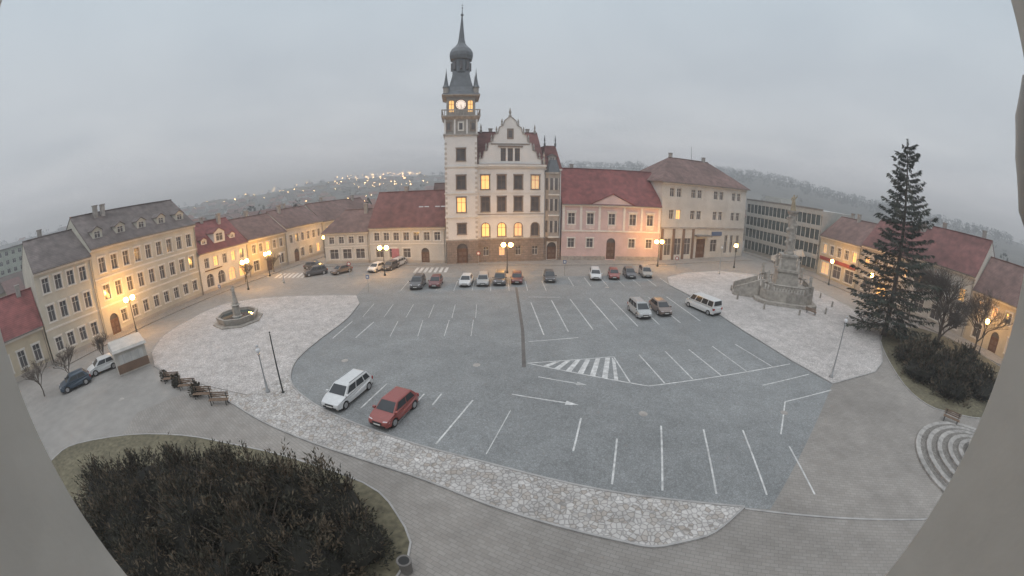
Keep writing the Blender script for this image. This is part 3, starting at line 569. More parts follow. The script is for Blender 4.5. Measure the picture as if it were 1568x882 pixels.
# ------------------------------------------------------------------ trees
BARK=mat('bark',(.11,.09,.075),.95,.25,4.,.4);NE=[mat('spruce_needles_dark',(.038,.046,.038),.9,.3),mat('spruce_needles_mid',(.06,.07,.052),.9,.3),mat('spruce_needles_light',(.10,.10,.075),.9,.3)]
def spruce(name,loc,H):
    e=empty(name,loc);t=MB();t.tube((0,0,0),(0,0,H*.5),.42,.24,BARK,10);t.tube((0,0,H*.5),(0,0,H),.24,.03,BARK,8)
    f=MB();z=1.4
    while z<H-.3:
        k=1-z/H;rad=.6+7.5*k**.78
        if z<3: rad*=.85
        nb=int(5+5*k);ph=R.uniform(0,6.28)
        for i in range(nb):
            a=ph+2*pi*i/nb+R.uniform(-.35,.35);l=rad*R.uniform(.45,1.15)
            if R.random()<.14: continue
            d=Vector((math.cos(a),math.sin(a),0));up=.22-.5*k+R.uniform(-.12,.12)
            pts=[Vector((0,0,z))+d*l*s+Vector((0,0,l*(up*s+ .2*s*s))) for s in (0,.33,.66,1)]
            for j in range(3): t.tube(pts[j],pts[j+1],.05*(1-j*.28)*(.5+k),.05*(.7-j*.28)*(.5+k)+.004,BARK,4)
            m=R.choices(NE,(5,4,2))[0];side=Vector((-d.y,d.x,0))
            ns=int(12+l*15)
            for j in range(ns):
                s=R.uniform(.15,1);q=Vector((0,0,z))+d*l*s+Vector((0,0,l*(up*s+.2*s*s)))
                wd=(1.05-s)*l*.24+.12;o=R.uniform(-wd,wd)
                q=q+side*o+Vector((0,0,-abs(o)*.25))
                spray(f,q,d*.7+side*(o*.9)+Vector((0,0,R.uniform(-.8,.1))),R.uniform(.35,.75),R.uniform(.06,.12),m if R.random()<.75 else R.choice(NE))
        z+=.42+.34*k+R.uniform(0,.25)
    for j in range(40): spray(f,(0,0,H-R.uniform(0,1.2)),(R.uniform(-1,1),R.uniform(-1,1),.8),.35,.05,NE[1])
    t.obj('trunk',e);f.obj('needles',e)
spruce('spruce_tree',(47.6,31.6,0),24.8)
def bare(name,loc,H,depth=5,spread_=.55,seed=1,tw=.2):
    e=empty(name,loc);rr_=random.Random(seed);t=MB()
    def br(p,d,l,r,dep):
        q=p+d*l;mid=p+d*l*.5+Vector((rr_.uniform(-1,1),rr_.uniform(-1,1),0))*l*.05
        t.tube(p,mid,r,r*.85,BARK,5 if dep>2 else 3);t.tube(mid,q,r*.85,r*.65,BARK,5 if dep>2 else 3)
        if dep==0: return
        n=3 if dep<3 else 4
        for i in range(n):
            a=rr_.uniform(0,2*pi);s=spread_*rr_.uniform(.6,1.4)
            nd=d+Vector((math.cos(a)*s,math.sin(a)*s,.12));nd.normalize();st=q if i<2 else p+d*l*rr_.uniform(.45,.95)
            br(st,nd,l*rr_.uniform(.62,.86),max(.014,r*.58),dep-1)
    br(Vector((0,0,0)),Vector((rr_.uniform(-.06,.06),rr_.uniform(-.06,.06),1)).normalized(),H*.26,tw,depth)
    t.obj('trunk_and_branches',e)
bare('bare_tree',(57.5,27.5,0),14.0,6,.75,3,.3);bare('bare_tree',(52.5,25,0),10.5,6,.8,5,.22);bare('bare_tree',(60.5,36,0),11,6,.6,6,.22);bare('bare_tree',(58,21,0),10,6,.75,8,.2)
for i,p in enumerate([(-46.2,14.2),(-45.6,18.2),(-44.6,23.2),(-51.5,8),(-47.8,58.0),(-46.5,66)]): bare('young_tree',(p[0],p[1],0),4.6,5,.6,20+i,.09)
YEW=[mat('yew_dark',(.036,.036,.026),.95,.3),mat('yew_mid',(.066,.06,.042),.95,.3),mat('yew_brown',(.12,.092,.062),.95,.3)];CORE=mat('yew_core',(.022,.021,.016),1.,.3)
def bushes(name,blobs,dens,l0,w0):
    e=empty(name,(0,0,0));f=MB();c=MB()
    for (x,y,r,h) in blobs:
        i_=len(c.v)
        c.lathe(x,y,[(.02,0),(r*.6,.1),(r*.72,h*.3),(r*.6,h*.5),(r*.38,h*.64),(.05,h*.7)],14,CORE)
        for j in range(i_,len(c.v)):
            p=c.v[j];q=1+.5*noise.noise(Vector(p)*.8);c.v[j]=(x+(p[0]-x)*q,y+(p[1]-y)*q,p[2]*(1+.3*noise.noise(Vector(p)*.6)))
        for i in range(5): c.tube((x,y,0),(x+R.uniform(-r,r)*.7,y+R.uniform(-r,r)*.7,h*.95),.07,.02,BARK,4)
        for i in range(int(dens*r*(r+h))):
            u=R.uniform(0,2*pi);ph=math.acos(R.uniform(-.05,1));d=Vector((math.sin(ph)*math.cos(u),math.sin(ph)*math.sin(u),math.cos(ph)))
            lump=noise.noise(Vector((x+d.x*r,y+d.y*r,d.z*h))*.9)*.50+noise.noise(Vector((x+d.x*r,y+d.y*r,d.z*h))*2.6)*.30
            k=.84+lump-abs(R.gauss(0,.13))+.06
            p=(x+d.x*r*k,y+d.y*r*k,max(.05,d.z*h*k))
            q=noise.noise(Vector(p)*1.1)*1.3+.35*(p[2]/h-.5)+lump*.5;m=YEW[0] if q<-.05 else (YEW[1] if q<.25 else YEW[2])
            if R.random()<.2: m=R.choice(YEW)
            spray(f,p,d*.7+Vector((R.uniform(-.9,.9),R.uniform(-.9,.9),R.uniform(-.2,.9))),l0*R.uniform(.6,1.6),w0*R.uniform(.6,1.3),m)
        for i in range(int(15*r)):
            u=R.uniform(0,2*pi);ph=R.uniform(0,1.25);d=Vector((math.sin(ph)*math.cos(u),math.sin(ph)*math.sin(u),math.cos(ph)));p=Vector((x+d.x*r*.8,y+d.y*r*.8,d.z*h*.85));dd=(d+Vector((R.uniform(-.4,.4),R.uniform(-.4,.4),.5))).normalized();ll=R.uniform(.4,1.25)*min(1,r*.5)
            c.tube(p,p+dd*ll,.02,.006,BARK,3);mm=R.choice(YEW)
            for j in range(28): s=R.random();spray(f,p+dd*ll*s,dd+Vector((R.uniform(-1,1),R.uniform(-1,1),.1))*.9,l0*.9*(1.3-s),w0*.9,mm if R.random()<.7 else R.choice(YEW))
    c.obj('core',e);f.obj('foliage',e)
bushes('yew_shrubs',[(-22.6,8.2,2.4,2.6),(-20.0,9.4,2.6,3.2),(-17.2,10.6,2.5,3.5),(-15.2,11.8,1.8,3.1),(-13.2,11.4,2.4,3.8),(-10.6,11.9,2.2,3.4),(-8.2,11.8,1.9,3.2),(-6.7,10.2,1.6,2.5),(-18.6,6.6,2.9,3.1),(-14.8,8.4,2.9,3.7),(-11.2,8.8,2.7,3.5),(-8.4,8.4,2.1,2.9),(-11.5,5.4,2.7,3.1),(-8.2,5.9,1.8,2.4),(-15.5,4.8,2.6,3.0),(-20.5,4.8,2.6,2.7),(-12.4,13.2,1.1,2.0),(-18.9,11.9,1.2,2.2)],340,.23,.036)
bushes('dark_hedge',[(41.3,20.5,2.8,2.6),(44.5,18.2,3.2,3.0),(46,22.5,3.2,2.8),(50.,19.,3.2,2.8),(41.5,16.4,2.6,2.4),(46.5,14.5,2.8,2.6),(43.2,24,2.2,2.0)],100,.34,.07)
bushes('round_bush',[(-29.4,22.1,.7,1.1),(-26.0,21.4,.75,1.15),(-31.9,22.7,.6,1.0)],330,.16,.035)
# ------------------------------------------------------------------ vehicles
def car(name,loc,heading,col,kind='hatch'):
    e=empty(name,(loc[0],loc[1],.012),heading);P=bpy.data.materials.get(col[0]) or paint(*col)
    L,W,Hh,belt,hood={'hatch':(4.1,1.74,1.48,.92,.9),'estate':(4.7,1.82,1.50,.92,.95),'suv':(4.5,1.84,1.66,1.05,1.0),'mpv':(4.4,1.78,1.64,.98,.8),'van':(5.3,1.98,2.0,1.12,.75)}[kind]
    h=L/2;w=W/2
    wb=h-hood;rf=wb-(.75 if kind!='van' else .55);tb={'hatch':-h+.12,'estate':-h+.1,'suv':-h+.12,'mpv':-h+.1,'van':-h+.06}[kind];rb=tb+{'hatch':.55,'estate':.42,'suv':.35,'mpv':.25,'van':.08}[kind]
    wr=.33 if kind!='suv' else .36;xf,xr=h-.85,-h+.8
    def arch(xc): return [(xc+(wr+.07)*math.cos(t),.3+(wr+.07)*math.sin(t)) for t in [pi*j/6 for j in range(7)]]
    out=[(h-.06,.3),(h,.5),(h-.05,.66),(h-.16,belt-.22),(h-.34,belt-.13),(wb+.12,belt-.02),(wb-.1,belt),(tb+.1,belt),(tb-.03,belt-.08),(-h,.6),(-h+.03,.3)]+arch(xr)[::-1]+arch(xf)[::-1]
    body=MB();n=len(out)
    ys=[-w,-w+.05,-w+.16,w-.16,w-.05,w];ins=[.93,.985,1.,1.,.985,.93]
    base=len(body.v);kk=body.mi(P)
    for y,s in zip(ys,ins):
        for x,z in out:
            nar=1-.13*max(0,(abs(x)-h*.68)/(h*.32))**2-.06*max(0,(z-.6)/.5)
            ex=(s if abs(x)>h-.4 else 1)
            body.v.append((x*ex,y*nar,z-(1-s)*.7*max(0,z-.55)))
    m6=len(ys)-1
    for a in range(m6):
        for i in range(n):
            j=(i+1)%n;body.f.append((base+a*n+i,base+a*n+j,base+(a+1)*n+j,base+(a+1)*n+i));body.m.append(kk)
    body.f.append(tuple(base+i for i in range(n)));body.m.append(kk);body.f.append(tuple(base+m6*n+i for i in reversed(range(n))));body.m.append(kk)
    body.obj('body',e,False)
    c=MB();wc=w*.92;wt=w*.74
    bt=[(wb,-wc,belt-.03),(wb,wc,belt-.03),(tb+.05,wc,belt-.03),(tb+.05,-wc,belt-.03)];zt=Hh-.06
    tp=[(rf,-wt,zt),(rf,wt,zt),(rb,wt,zt),(rb,-wt,zt)]
    c.hexa(bt[::-1],tp[::-1],P)
    c.hexa([(rf,-wt,zt+.001),(rb,-wt,zt+.001),(rb,wt,zt+.001),(rf,wt,zt+.001)],[(rf-.35,-wt+.14,Hh),(rb+.2,-wt+.14,Hh),(rb+.2,wt-.14,Hh),(rf-.35,wt-.14,Hh)],P)
    c.obj('cabin',e,bevel=.035)
    gl=MB()
    def lerp(p,q,t): return tuple(p[i]+(q[i]-p[i])*t for i in range(3))
    def pane(p0,p1,p2,p3,u0,u1,v0,v1,off):
        def at(u,v): return lerp(lerp(p0,p1,u),lerp(p3,p2,u),v)
        q=[Vector(at(u0,v0)),Vector(at(u1,v0)),Vector(at(u1,v1)),Vector(at(u0,v1))];gl.face([tuple(x+Vector(off)*.012) for x in q],CARGL)
    pane(bt[0],bt[1],tp[1],tp[0],.06,.94,.1,.93,(1,0,.8));pane(bt[2],bt[3],tp[3],tp[2],.08,.92,.25,.92,(-1,0,.4))
    if kind=='van': cuts=[(.03,.22),(.25,.48),(.51,.74),(.77,.97)]
    elif kind=='hatch': cuts=[(.1,.5),(.53,.88)]
    else: cuts=[(.08,.38),(.41,.70),(.73,.93)]
    for a,b_ in cuts:
        pane(bt[3],bt[0],tp[0],tp[3],1-b_,1-a,.14,.88,(0,-1,.3));pane(bt[1],bt[2],tp[2],tp[1],a,b_,.14,.88,(0,1,.3))
    gl.obj('windows',e)
    d=MB();zl=belt-.34
    for s in (-1,1):
        d.hexa([(h-.08,s*w*.5,zl-.02),(h-.14,s*w*.84,zl-.02),(h-.34,s*w*.94,zl),(h-.34,s*w*.5,zl)][::s],[(h-.10,s*w*.5,zl+.12),(h-.17,s*w*.83,zl+.14),(h-.5,s*w*.92,zl+.17),(h-.42,s*w*.5,zl+.12)][::s],HEADL)
        d.box(-h-.01,-h+.2,min(s*w*.62,s*w*.86),max(s*w*.62,s*w*.86),belt-.34,belt-.1,TAILL)
        d.box(wb-.25,wb-.08,min(s*w*.94,s*(w+.14)),max(s*w*.94,s*(w+.14)),belt-.02,belt+.13,P)
        if kind in('estate','suv','mpv'): d.box(rb+.1,rf-.3,s*wt*.86-.02,s*wt*.86+.02,Hh-.03,Hh+.04,GALV)
    d.box(h-.05,h+.012,-w*.42,w*.42,.52,.62,RUB);d.box(h-.1,h+.004,-w*.66,w*.66,.3,.42,RUB);d.box(h-.01,h+.022,-.26,.26,.42,.52,PLATE);d.box(-h-.02,-h+.02,-.26,.26,.62,.73,PLATE);d.box(-h+.0,-h+.08,-w*.7,w*.7,.28,.42,RUB)
    d.box(-h+.15,h-.15,-w*.88,w*.88,.2,.32,RUB)
    d.obj('lights_and_trim',e)
    wh=MB()
    def wheel(x,y,s):
        nn=16
        for r_,t0,t1,m in ((wr,0,.2,RUB),(wr*.64,-.012,0,ALLOY),(wr*.2,-.02,-.012,GALV)):
            A_=[(x+r_*math.cos(2*pi*i/nn),y-s*t0,wr+r_*math.sin(2*pi*i/nn)) for i in range(nn)];B_=[(p[0],y-s*t1,p[2]) for p in A_];wh.hexa(A_,B_,m)
    for x in (xf,xr):
        wheel(x,w-.015,1);wheel(x,-w+.015,-1)
    wh.obj('wheels',e);return e
CW=('paint_white',(.58,.59,.59));CR=('paint_red',(.26,.065,.055));CD=('paint_dark_grey',(.08,.08,.085));CS=('paint_silver',(.36,.37,.37));CB=('paint_blue_dark',(.04,.065,.095));CBr=('paint_bronze',(.18,.14,.12));CDR=('paint_dark_red',(.15,.045,.045));CBe=('paint_beige',(.33,.30,.26))
dn=-pi/2
car('parked_car',(-12.15,23.9),math.atan2(-.97,-.26),CW,'estate');car('parked_car',(-7.95,22.0),math.atan2(-.95,-.33),CR,'hatch')
for x,y,cc,kd in ((-13.9,55.4,CD,'suv'),(-11.3,56.1,CDR,'hatch'),(-6.8,56.7,CW,'hatch'),(-4.3,57.3,CS,'estate'),(-1.8,57.6,CD,'suv'),(.75,58.2,CDR,'hatch'),(5.8,59.2,CD,'hatch')): car('parked_car',(x,y),dn+R.uniform(-.04,.04),cc,kd)
for x,y,cc,kd in ((13.4,61.0,CW,'estate'),(16.5,61.1,CR,'hatch'),(19.4,61.8,CD,'hatch'),(22.5,62.5,CBe,'mpv')): car('parked_car',(x,y),dn-.12+R.uniform(-.04,.04),cc,kd)
for x,y,a,cc,kd in ((-24.2,66.3,dn-.25,CW,'hatch'),(-21.9,67.6,dn-.25,CD,'hatch'),(-21.4,71.3-1.2,dn-.25,CW,'estate'),(-35.4,63.6,dn-.9,CD,'suv'),(-30.6,64.8,dn-.6,CBr,'hatch'),(-38.6,69.0,.2,CD,'hatch')): car('parked_car',(x,y),a,cc,kd)
car('parked_car',(15.1,42.9),dn+.06,CS,'mpv');car('parked_car',(18.1,43.6),dn+.05,CBr,'hatch')
car('white_van',(24.3,44.0),pi/2+.33,CW,'van')
car('parked_car',(-43.3,17.6),dn-.35,CB,'hatch');car('parked_car',(-43.0,21.8),dn-.4,CW,'hatch')
# ------------------------------------------------------------------ street lamps
def lamp(loc,H=5.,heads=2,lit=True,pw=380,rot=0.,col=IRON,name='street_lamp'):
    e=empty(name,(loc[0],loc[1],.0),rot);p=MB()
    p.lathe(0,0,[(.2,0),(.2,.25),(.12,.35),(.1,1.0),(.07,1.1),(.05,H-.5),(.07,H-.45),(.03,H-.2)],10,col)
    G_=MB();hs=[(-.6,0),(.6,0)] if heads==2 else [(0,0)]
    for x,y in hs:
        if x: p.tube((0,0,H-.6),(x*.6,0,H-.42),.035,.03,col);p.tube((x*.6,0,H-.42),(x,0,H-.5),.03,.03,col)
        z=H if not x else H-.15
        p.lathe(x,y,[(.06,z-.42),(.16,z-.32)],8,col);G_.ball((x,y,z),.36 if lit else .2,BULB if lit else HEADL,12);p.lathe(x,y,[(.16,z+.31),(.1,z+.38),(.02,z+.46)],8,col)
    p.obj('post',e,True);G_.obj('globes',e,True)
    if lit:
        l=bpy.data.lights.new('lamp_light','POINT');l.energy=pw;l.color=(1,.46,.10);l.shadow_soft_size=.3;o=link(bpy.data.objects.new('lamp_light',l));o.parent=e;o.location=(0,0,H+.4)
for (x,y,rt,pw,H) in ((-21.4,62.5,0,1100,4.9),(-.8,64.0,0,1300,4.9),(27.6,70.0,.2,1300,4.9),(-43.8,53.6,1.5,1000,4.9),(-49.2,32.2,1.5,1100,4.9),(-45.5,63,1.5,600,4.5)): lamp((x,y),H,2,True,pw,rt)
for (x,y) in ((-41.5,80),(-38.0,92),(60.8,57),(60.8,46),(61.5,21.5),(45,70)): lamp((x,y),4.6,1,True,750)
lamp((-19.3,23.3),3.7,1,False,col=GALV);lamp((28.9,23.9),5.5,1,False,col=GALV);lamp((-39,58),5,1,False,col=GALV);lamp((38,64),5,1,False,col=GALV)
e=empty('flag_pole',(-17.9,23.5,0));p=MB();p.lathe(0,0,[(.14,0),(.14,.15),(.07,.2),(.06,2.5),(.045,5.0),(.01,5.1)],8,IRON);p.ball((0,0,5.15),.07,IRON);p.obj('pole',e,loc=None)
# ------------------------------------------------------------------ statue helper
SAND=mat('sandstone_pale',(.36,.335,.30),.9,.28,2.,.4)
def figure(parent,loc,s,m,arm=1):
    V=[(0,0,.95),(0,0,1.15),(0,0,1.42),(0,0,1.55),(0,-.01,1.68),(0,0,1.78),(-.2,0,1.42),(-.32,-.05,1.15),(-.2,-.22,1.1),(.2,0,1.42),(.34,-.05,1.25+.3*arm),(.30,-.2,1.5+.25*arm),(-.1,0,.9),(-.12,-.03,.5),(-.12,0,.06),(.1,0,.9),(.13,-.06,.5),(.12,0,.06)]
    E=[(0,1),(1,2),(2,3),(3,4),(4,5),(2,6),(6,7),(7,8),(2,9),(9,10),(10,11),(0,12),(12,13),(13,14),(0,15),(15,16),(16,17)]
    Rr=[.17,.16,.17,.07,.11,.07,.085,.06,.045,.085,.06,.045,.12,.1,.08,.12,.1,.08]
    me=bpy.data.meshes.new('figure');me.from_pydata(V,E,[]);o=link(bpy.data.objects.new('figure',me));me.materials.append(m)
    o.modifiers.new('skin','SKIN')
    me.skin_vertices[0].data[0].use_root=True
    for i,r in enumerate(Rr): me.skin_vertices[0].data[i].radius=(r,r)
    sb=o.modifiers.new('sub','SUBSURF');sb.levels=1;sb.render_levels=1
    o.parent=parent;o.location=loc;o.scale=(s,)*3
    rb=MB();rb.lathe(loc[0],loc[1],[(.36*s,loc[2]),(.3*s,loc[2]+.4*s),(.2*s,loc[2]+1.0*s),(.17*s,loc[2]+1.15*s)],10,m);rb.obj('robe',parent)
e=empty('fountain_with_statue',(-34.6,39.0,.07));f=MB()
f.lathe(0,0,[(3.5,0),(3.5,.16),(3.1,.17)],8,SAND);f.lathe(0,0,[(2.75,.16),(2.85,.5),(2.95,.85),(3.0,.95),(2.65,.96),(2.6,.5)],8,SAND)
f.lathe(0,0,[(.9,.2),(.8,.6),(.55,.75),(.5,1.9),(.7,2.05),(.45,2.2),(.42,2.5)],8,SAND);f.obj('basin',e)
wq=MB();wq.lathe(0,0,[(2.62,.55),(2.62,.62)],8,glassm('fountain_water',(.06,.08,.08),.05));wq.obj('water',e);figure(e,(0,0,2.5),1.15,SAND)
e=empty('plague_column',(41.2,48.3,.07),-.5);f=MB()
f.prism([(-5,-3.5),(-3.5,-5),(3.5,-5),(5,-3.5),(5,3.5),(3.5,5),(-3.5,5),(-5,3.5)],0,.45,SAND);f.prism([(-4.2,-3),(-3,-4.2),(3,-4.2),(4.2,-3),(4.2,3),(3,4.2),(-3,4.2),(-4.2,3)],.451,1.9,SAND)
for i in range(9): f.box(-8.4+i*.42,-8.4+(i+1)*.42,-1.5,1.5,.0,.19+.19*i,SAND)
f.box(-8.2,-4.3,-1.9,-1.52,0,1.2,SAND);f.box(-8.2,-4.3,1.52,1.9,0,1.2,SAND)
for s in (-1,1): f.hexa([(-8.2,s*1.7-.18,1.202),(-4.3,s*1.7-.18,1.202),(-4.3,s*1.7+.18,1.202),(-8.2,s*1.7+.18,1.202)],[(-8.2,s*1.7-.18,1.25),(-4.3,s*1.7-.18,2.8),(-4.3,s*1.7+.18,2.8),(-8.2,s*1.7+.18,1.25)],SAND)
oc=[(-4.0,-2.8),(-2.8,-4.0),(2.8,-4.0),(4.0,-2.8),(4.0,2.8),(2.8,4.0),(-2.8,4.0),(-4.0,2.8)]
for i in range(7):
    a,b_=Vector(oc[i]),Vector(oc[i+1]);n=max(2,int((b_-a).length/.45))
    for j in range(n): q=a.lerp(b_,(j+.5)/n);f.lathe(q.x,q.y,[(.1,1.9),(.06,2.05),(.13,2.25),(.06,2.55),(.1,2.7)],6,SAND)
    f.tube((a.x,a.y,2.78),(b_.x,b_.y,2.78),.14,.14,SAND,4);f.box(a.x-.2,a.x+.2,a.y-.2,a.y+.2,1.9,3.05,SAND)
f.hexa([(-1.9,-1.9,1.9),(1.9,-1.9,1.9),(1.9,1.9,1.9),(-1.9,1.9,1.9)],[(-1.6,-1.6,4.4),(1.6,-1.6,4.4),(1.6,1.6,4.4),(-1.6,1.6,4.4)],SAND)
f.box(-1.85,1.85,-1.85,1.85,4.4,4.75,SAND);f.box(-1.2,1.2,-1.2,1.2,4.75,6.6,SAND);f.box(-1.4,1.4,-1.4,1.4,6.6,6.9,SAND)
f.lathe(0,0,[(.85,6.9),(.85,7.2),(.72,7.4),(.7,9),(.62,12.6),(.64,12.7),(.9,13.1),(.95,13.4)],12,SAND)
for i in range(16): # clouds and cherubs winding up the shaft
    t=i*1.1;f.ball((.72*math.cos(t),.72*math.sin(t),7.7+i*.32),.24+.06*math.sin(i*2.3),SAND,7)
f.obj('pedestal_and_column',e)
for x,y in ((-1.5,-1.5),(1.5,-1.5),(1.5,1.5),(-1.5,1.5)): figure(e,(x,y,4.75),1.05,SAND)
for x,y in ((-3.4,-3.4),(3.4,-3.4),(3.4,3.4),(-3.4,3.4)): figure(e,(x,y,3.0),1.0,SAND,.5)
figure(e,(0,0,13.4),1.35,mat('gilded_stone',(.34,.28,.19),.6,.2))
for i in range(10):
    a=2*pi*i/10;x,y=41.2+8.8*math.cos(a),48.3+8.*math.sin(a)
    b_=MB();b_.lathe(x,y,[(.16,.07),(.14,.7),(.18,.75),(.12,.9),(.02,1.0)],8,SAND);b_.obj('stone_bollard')
e=empty('market_kiosk',(-39.3,23.8,0),math.atan2(3.4,1.6));f=MB();KW=mat('kiosk_wood',(.2,.13,.09),.8)
f.box(-1.9,1.9,-1.5,1.5,.05,2.5,mat('kiosk_wall',(.47,.45,.41),.7));f.box(-1.92,1.92,-1.53,-1.5,.2,1.1,KW);f.box(-1.5,1.5,-1.54,-1.501,1.15,2.1,mat('kiosk_shutter',(.52,.52,.5),.5))
f.hexa([(-2.15,-1.9,2.5),(2.15,-1.9,2.5),(2.15,1.8,2.5),(-2.15,1.8,2.5)],[(-2.0,-1.7,2.75),(2.0,-1.7,2.75),(2.0,1.6,2.95),(-2.0,1.6,2.95)],mat('kiosk_roof',(.45,.43,.4),.6))
for x in (-.95,0,.95): f.box(x-.03,x+.03,-1.56,-1.541,1.15,2.1,GALV)
f.box(1.901,1.94,-.5,.4,.1,2.1,KW);f.box(-1.95,1.95,-1.55,1.55,0,.05,STONE);f.obj('stall',e)
WOOD=mat('bench_wood',(.19,.13,.09),.8,.2,4.)
def bench(x,y,rot):
    e=empty('park_bench',(x,y,.01),rot);f=MB()
    for i in range(4): f.box(-.9,.9,-.22+i*.12,-.13+i*.12,.42,.46,WOOD)
    f.obj('seat',e);f=MB()
    for i in range(3): f.box(-.9,.9,.26+i*.03,.29+i*.03,.55+i*.14,.65+i*.14,WOOD)
    f.obj('backrest',e);f=MB()
    for s in (-.7,.7):
        f.box(s-.03,s+.03,-.22,-.16,0,.419,IRON);f.box(s-.03,s+.03,.2,.255,0,.98,IRON);f.box(s-.03,s+.03,-.16,.2,.36,.419,IRON)
    f.obj('legs',e)
for x,y,r in ((-30.6,22.4,.35),(-27.7,21.8,.35),(-24.9,21.0,.33),(-22.6,20.6,.33),(41.1,41.0,1.9),(35.9,12.9,-1.1)): bench(x,y,r)
e=empty('litter_bin',(-4.4,9.6,0));f=MB();f.lathe(0,0,[(.2,.0),(.26,.1),(.3,.8),(.33,.82),(.33,.88),(.25,.88)],14,mat('bin_concrete',(.16,.15,.14),.9,.2));f.obj('bin_body',e);f=MB();f.lathe(0,0,[(.24,.882),(.22,.884)],14,RUB);f.obj('opening',e)
e=empty('round_stone_steps',(32.6,7.4,0));f=MB()
STEPM=mat('step_stone',(.36,.345,.325),.85,.3,2.,.3);STD=mat('step_setts',(.25,.235,.215),.9,.2,2.,.3,'voronoi',cell=.15,joint=.6)
for i in range(5):
    r=6.3-i*.95;f.lathe(0,0,[(r,.0),(r-.005,.17*(i+1)-.03),(r-.03,.17*(i+1)),(r-.45,.17*(i+1)+.001)],64,STEPM);f.lathe(0,0,[(r-.45,.17*i),(r-.45,.17*(i+1)+.003)],64,STD)
f.lathe(0,0,[(1.5,.86),(1.6,1.3),(1.75,1.35),(1.4,1.4)],32,SAND);f.obj('steps',e)
def sign(x,y,rot,c,shape=0):
    e=empty('traffic_sign',(x,y,.05),rot);f=MB();f.tube((0,0,0),(0,0,2.6),.035,.035,GALV,8);f.obj('post',e);f=MB()
    n=4 if shape else 16;r=.36
    f.hexa([(r*math.cos(2*pi*i/n+pi/4),-.04,2.3+r*math.sin(2*pi*i/n+pi/4)) for i in range(n)],[(r*math.cos(2*pi*i/n+pi/4),-.06,2.3+r*math.sin(2*pi*i/n+pi/4)) for i in range(n)],c)
    f.hexa([(.6*r*math.cos(2*pi*i/n+pi/4),-.062,2.3+.6*r*math.sin(2*pi*i/n+pi/4)) for i in range(n)],[(.6*r*math.cos(2*pi*i/n+pi/4),-.066,2.3+.6*r*math.sin(2*pi*i/n+pi/4)) for i in range(n)],PLATE);f.obj('plate',e)
SB=mat('sign_face_blue',(.05,.10,.26),.4);SR=mat('sign_face_red',(.35,.05,.05),.4)
for x,y,c,s in ((-20.5,52,SB,1),(8.5,62,SB,1),(30,66.5,SR,0),(-44.5,47,SB,1),(-6,69.5,SR,0),(-27.5,61.5,SR,0)): sign(x,y,R.uniform(-.3,.3),c,s)
# ------------------------------------------------------------------ church tower (viewpoint window)
PL=mat('tower_plaster',(.74,.72,.67),.95,.1,3.,.3);PL2=mat('tower_sill',(.42,.41,.39),.9,.15)
e=empty('church_tower',(0,0,0));f=MB()
xl,xr,yo,yi=-1.25,1.11,.31,-.55
f.box(-3.6,xl,yi,yo,0,21,PL);f.box(xr,3.5,yi,yo,0,21,PL);f.box(xl+.001,xr-.001,yi+.001,yo-.001,0,13.3,PL);f.box(xl+.001,xr-.001,yi+.001,yo-.001,17.6,21,PL)
f.box(-3.6,-3.0,-6.5,yi-.001,0,21,PL);f.box(2.9,3.5,-6.5,yi-.001,0,21,PL);f.box(-3.6,3.5,-7.1,-6.501,0,21,PL);f.box(-2.999,2.899,-6.5,yi-.002,12.6,12.8,PL2);f.box(-3.9,3.8,-7.4,.6,21,21.4,PL2)
f.obj('walls',e)
f=MB();f.lathe(0,0,[(5.2,21.4),(3.6,23.5),(2.2,26),(1.2,29),(.1,33)],8,COPPER,rot=pi/8);o=f.obj('roof',e);o.location=(0,-3.4,0)
f=MB();f.box(xl-.1,xr+.1,yo,yo+.12,13.15,13.29,PL2);f.lathe(xr+.03,yo+.012,[(.01,15.04),(.035,15.08),(.05,15.2),(.045,15.3),(.01,15.4)],10,PL2);f.obj('window_moulding',e,True)
# ------------------------------------------------------------------ morning mist
m=bpy.data.materials.new('mist');m.use_nodes=True;nt=m.node_tree;nt.nodes.clear()
vs=nt.nodes.new('ShaderNodeVolumeScatter');vs.inputs['Color'].default_value=(.94,.97,1,1);vs.inputs['Density'].default_value=.0014;vs.inputs['Anisotropy'].default_value=.3
vo=nt.nodes.new('ShaderNodeOutputMaterial');nt.links.new(vs.outputs[0],vo.inputs['Volume'])
f=MB();f.box(-1700,1700,-1700,1700,-40,75,m);f.obj('mist')
# ------------------------------------------------------------------ sky
w=bpy.data.worlds.new('World');sc.world=w;w.use_nodes=True;nt=w.node_tree;nt.nodes.clear()
tc=nt.nodes.new('ShaderNodeTexCoord');sk=nt.nodes.new('ShaderNodeTexSky');sk.sky_type='NISHITA';sk.sun_disc=False;sk.sun_elevation=math.radians(52);sk.sun_rotation=math.radians(200);sk.air_density=2;sk.dust_density=4
sp=nt.nodes.new('ShaderNodeSeparateXYZ');nt.links.new(tc.outputs['Generated'],sp.inputs[0])
def mth(op,a,b_=None):
    n=nt.nodes.new('ShaderNodeMath');n.operation=op
    for i,v in enumerate((a,b_)):
        if v is None: continue
        if isinstance(v,(int,float)): n.inputs[i].default_value=v
        else: nt.links.new(v,n.inputs[i])
    return n.outputs[0]
zp=mth('MAXIMUM',sp.outputs[2],0.);den=mth('ADD',zp,.10)
cb=nt.nodes.new('ShaderNodeCombineXYZ');nt.links.new(mth('DIVIDE',sp.outputs[0],den),cb.inputs[0]);nt.links.new(mth('DIVIDE',sp.outputs[1],den),cb.inputs[1])
nz=N(nt,'ShaderNodeTexNoise',Scale=.75,Detail=5.,Roughness=.5,Distortion=.4);nt.links.new(cb.outputs[0],nz.inputs['Vector'])
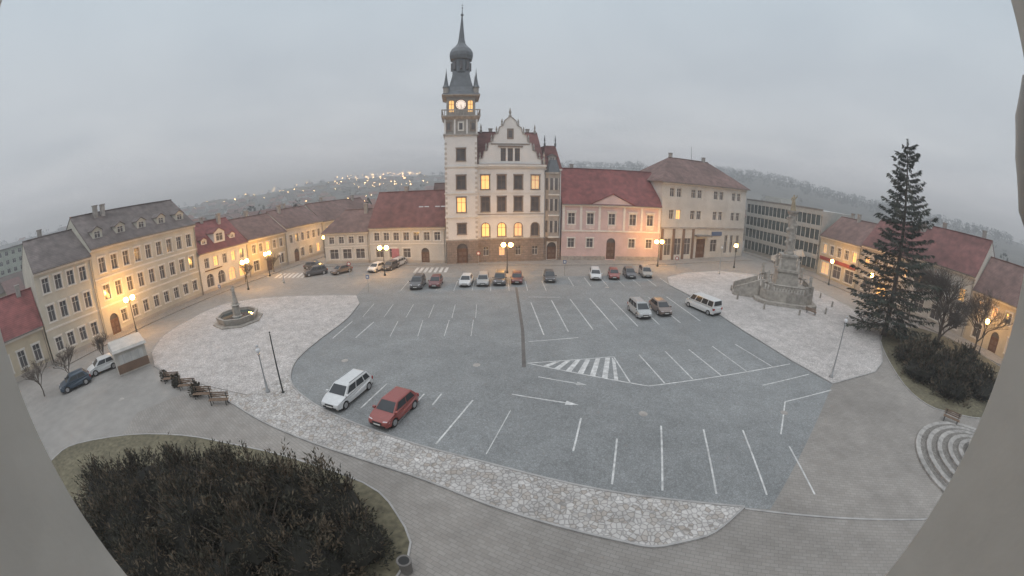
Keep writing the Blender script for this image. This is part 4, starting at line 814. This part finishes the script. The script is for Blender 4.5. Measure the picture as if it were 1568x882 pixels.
cr=nt.nodes.new('ShaderNodeValToRGB');nt.links.new(zp,cr.inputs[0]);el=cr.color_ramp.elements
el[0].position=0;el[0].color=(.64,.645,.69,1);el[1].position=1;el[1].color=(1.45,1.5,1.56,1)
for p_,c_ in ((.05,(.62,.635,.68)),(.14,(.57,.60,.64)),(.3,(.545,.59,.635)),(.5,(.525,.60,.66)),(.72,(1.0,1.06,1.13))): x=el.new(p_);x.color=(*c_,1)
cl=mixc(nt,ramp(nt,nz.outputs[0],.3,.7),(.89,.905,.925),(1.065,1.06,1.055))
col=mixc(nt,1.,cr.outputs[0],cl,'MULTIPLY')
bg1=nt.nodes.new('ShaderNodeBackground');nt.links.new(col,bg1.inputs[0]);bg1.inputs[1].default_value=1.0
bg2=nt.nodes.new('ShaderNodeBackground');nt.links.new(sk.outputs[0],bg2.inputs[0]);bg2.inputs[1].default_value=.006
ad=nt.nodes.new('ShaderNodeAddShader');nt.links.new(bg1.outputs[0],ad.inputs[0]);nt.links.new(bg2.outputs[0],ad.inputs[1])
ow=nt.nodes.new('ShaderNodeOutputWorld');nt.links.new(ad.outputs[0],ow.inputs[0])
sl=bpy.data.lights.new('facade_fill','SUN');sl.energy=.5;sl.angle=math.radians(40);sl.color=(1,.98,.96);so=link(bpy.data.objects.new('facade_fill',sl));so.rotation_euler=(math.radians(38),0,math.radians(-25))  # added fill from behind the camera, brightens the facades; no sun is up
# ------------------------------------------------------------------ camera: wide security camera lens (equidistant fisheye, f = 13.9 mm on 36 mm)
cd=bpy.data.cameras.new('camera');co=link(bpy.data.objects.new('camera',cd));sc.camera=co
co.location=(0,0,15);co.rotation_euler=(pi/2-.268,0,0)
cd.type='PANO';cd.sensor_width=36;cd.clip_start=.02;cd.clip_end=9000
vals=dict(panorama_type='FISHEYE_LENS_POLYNOMIAL',fisheye_fov=pi,fisheye_polynomial_k0=0.,fisheye_polynomial_k1=-.07199,fisheye_polynomial_k2=0.,fisheye_polynomial_k3=0.,fisheye_polynomial_k4=0.)
for k_,v_ in vals.items(): setattr(cd,k_,v_)
sc.view_settings.view_transform='Standard'
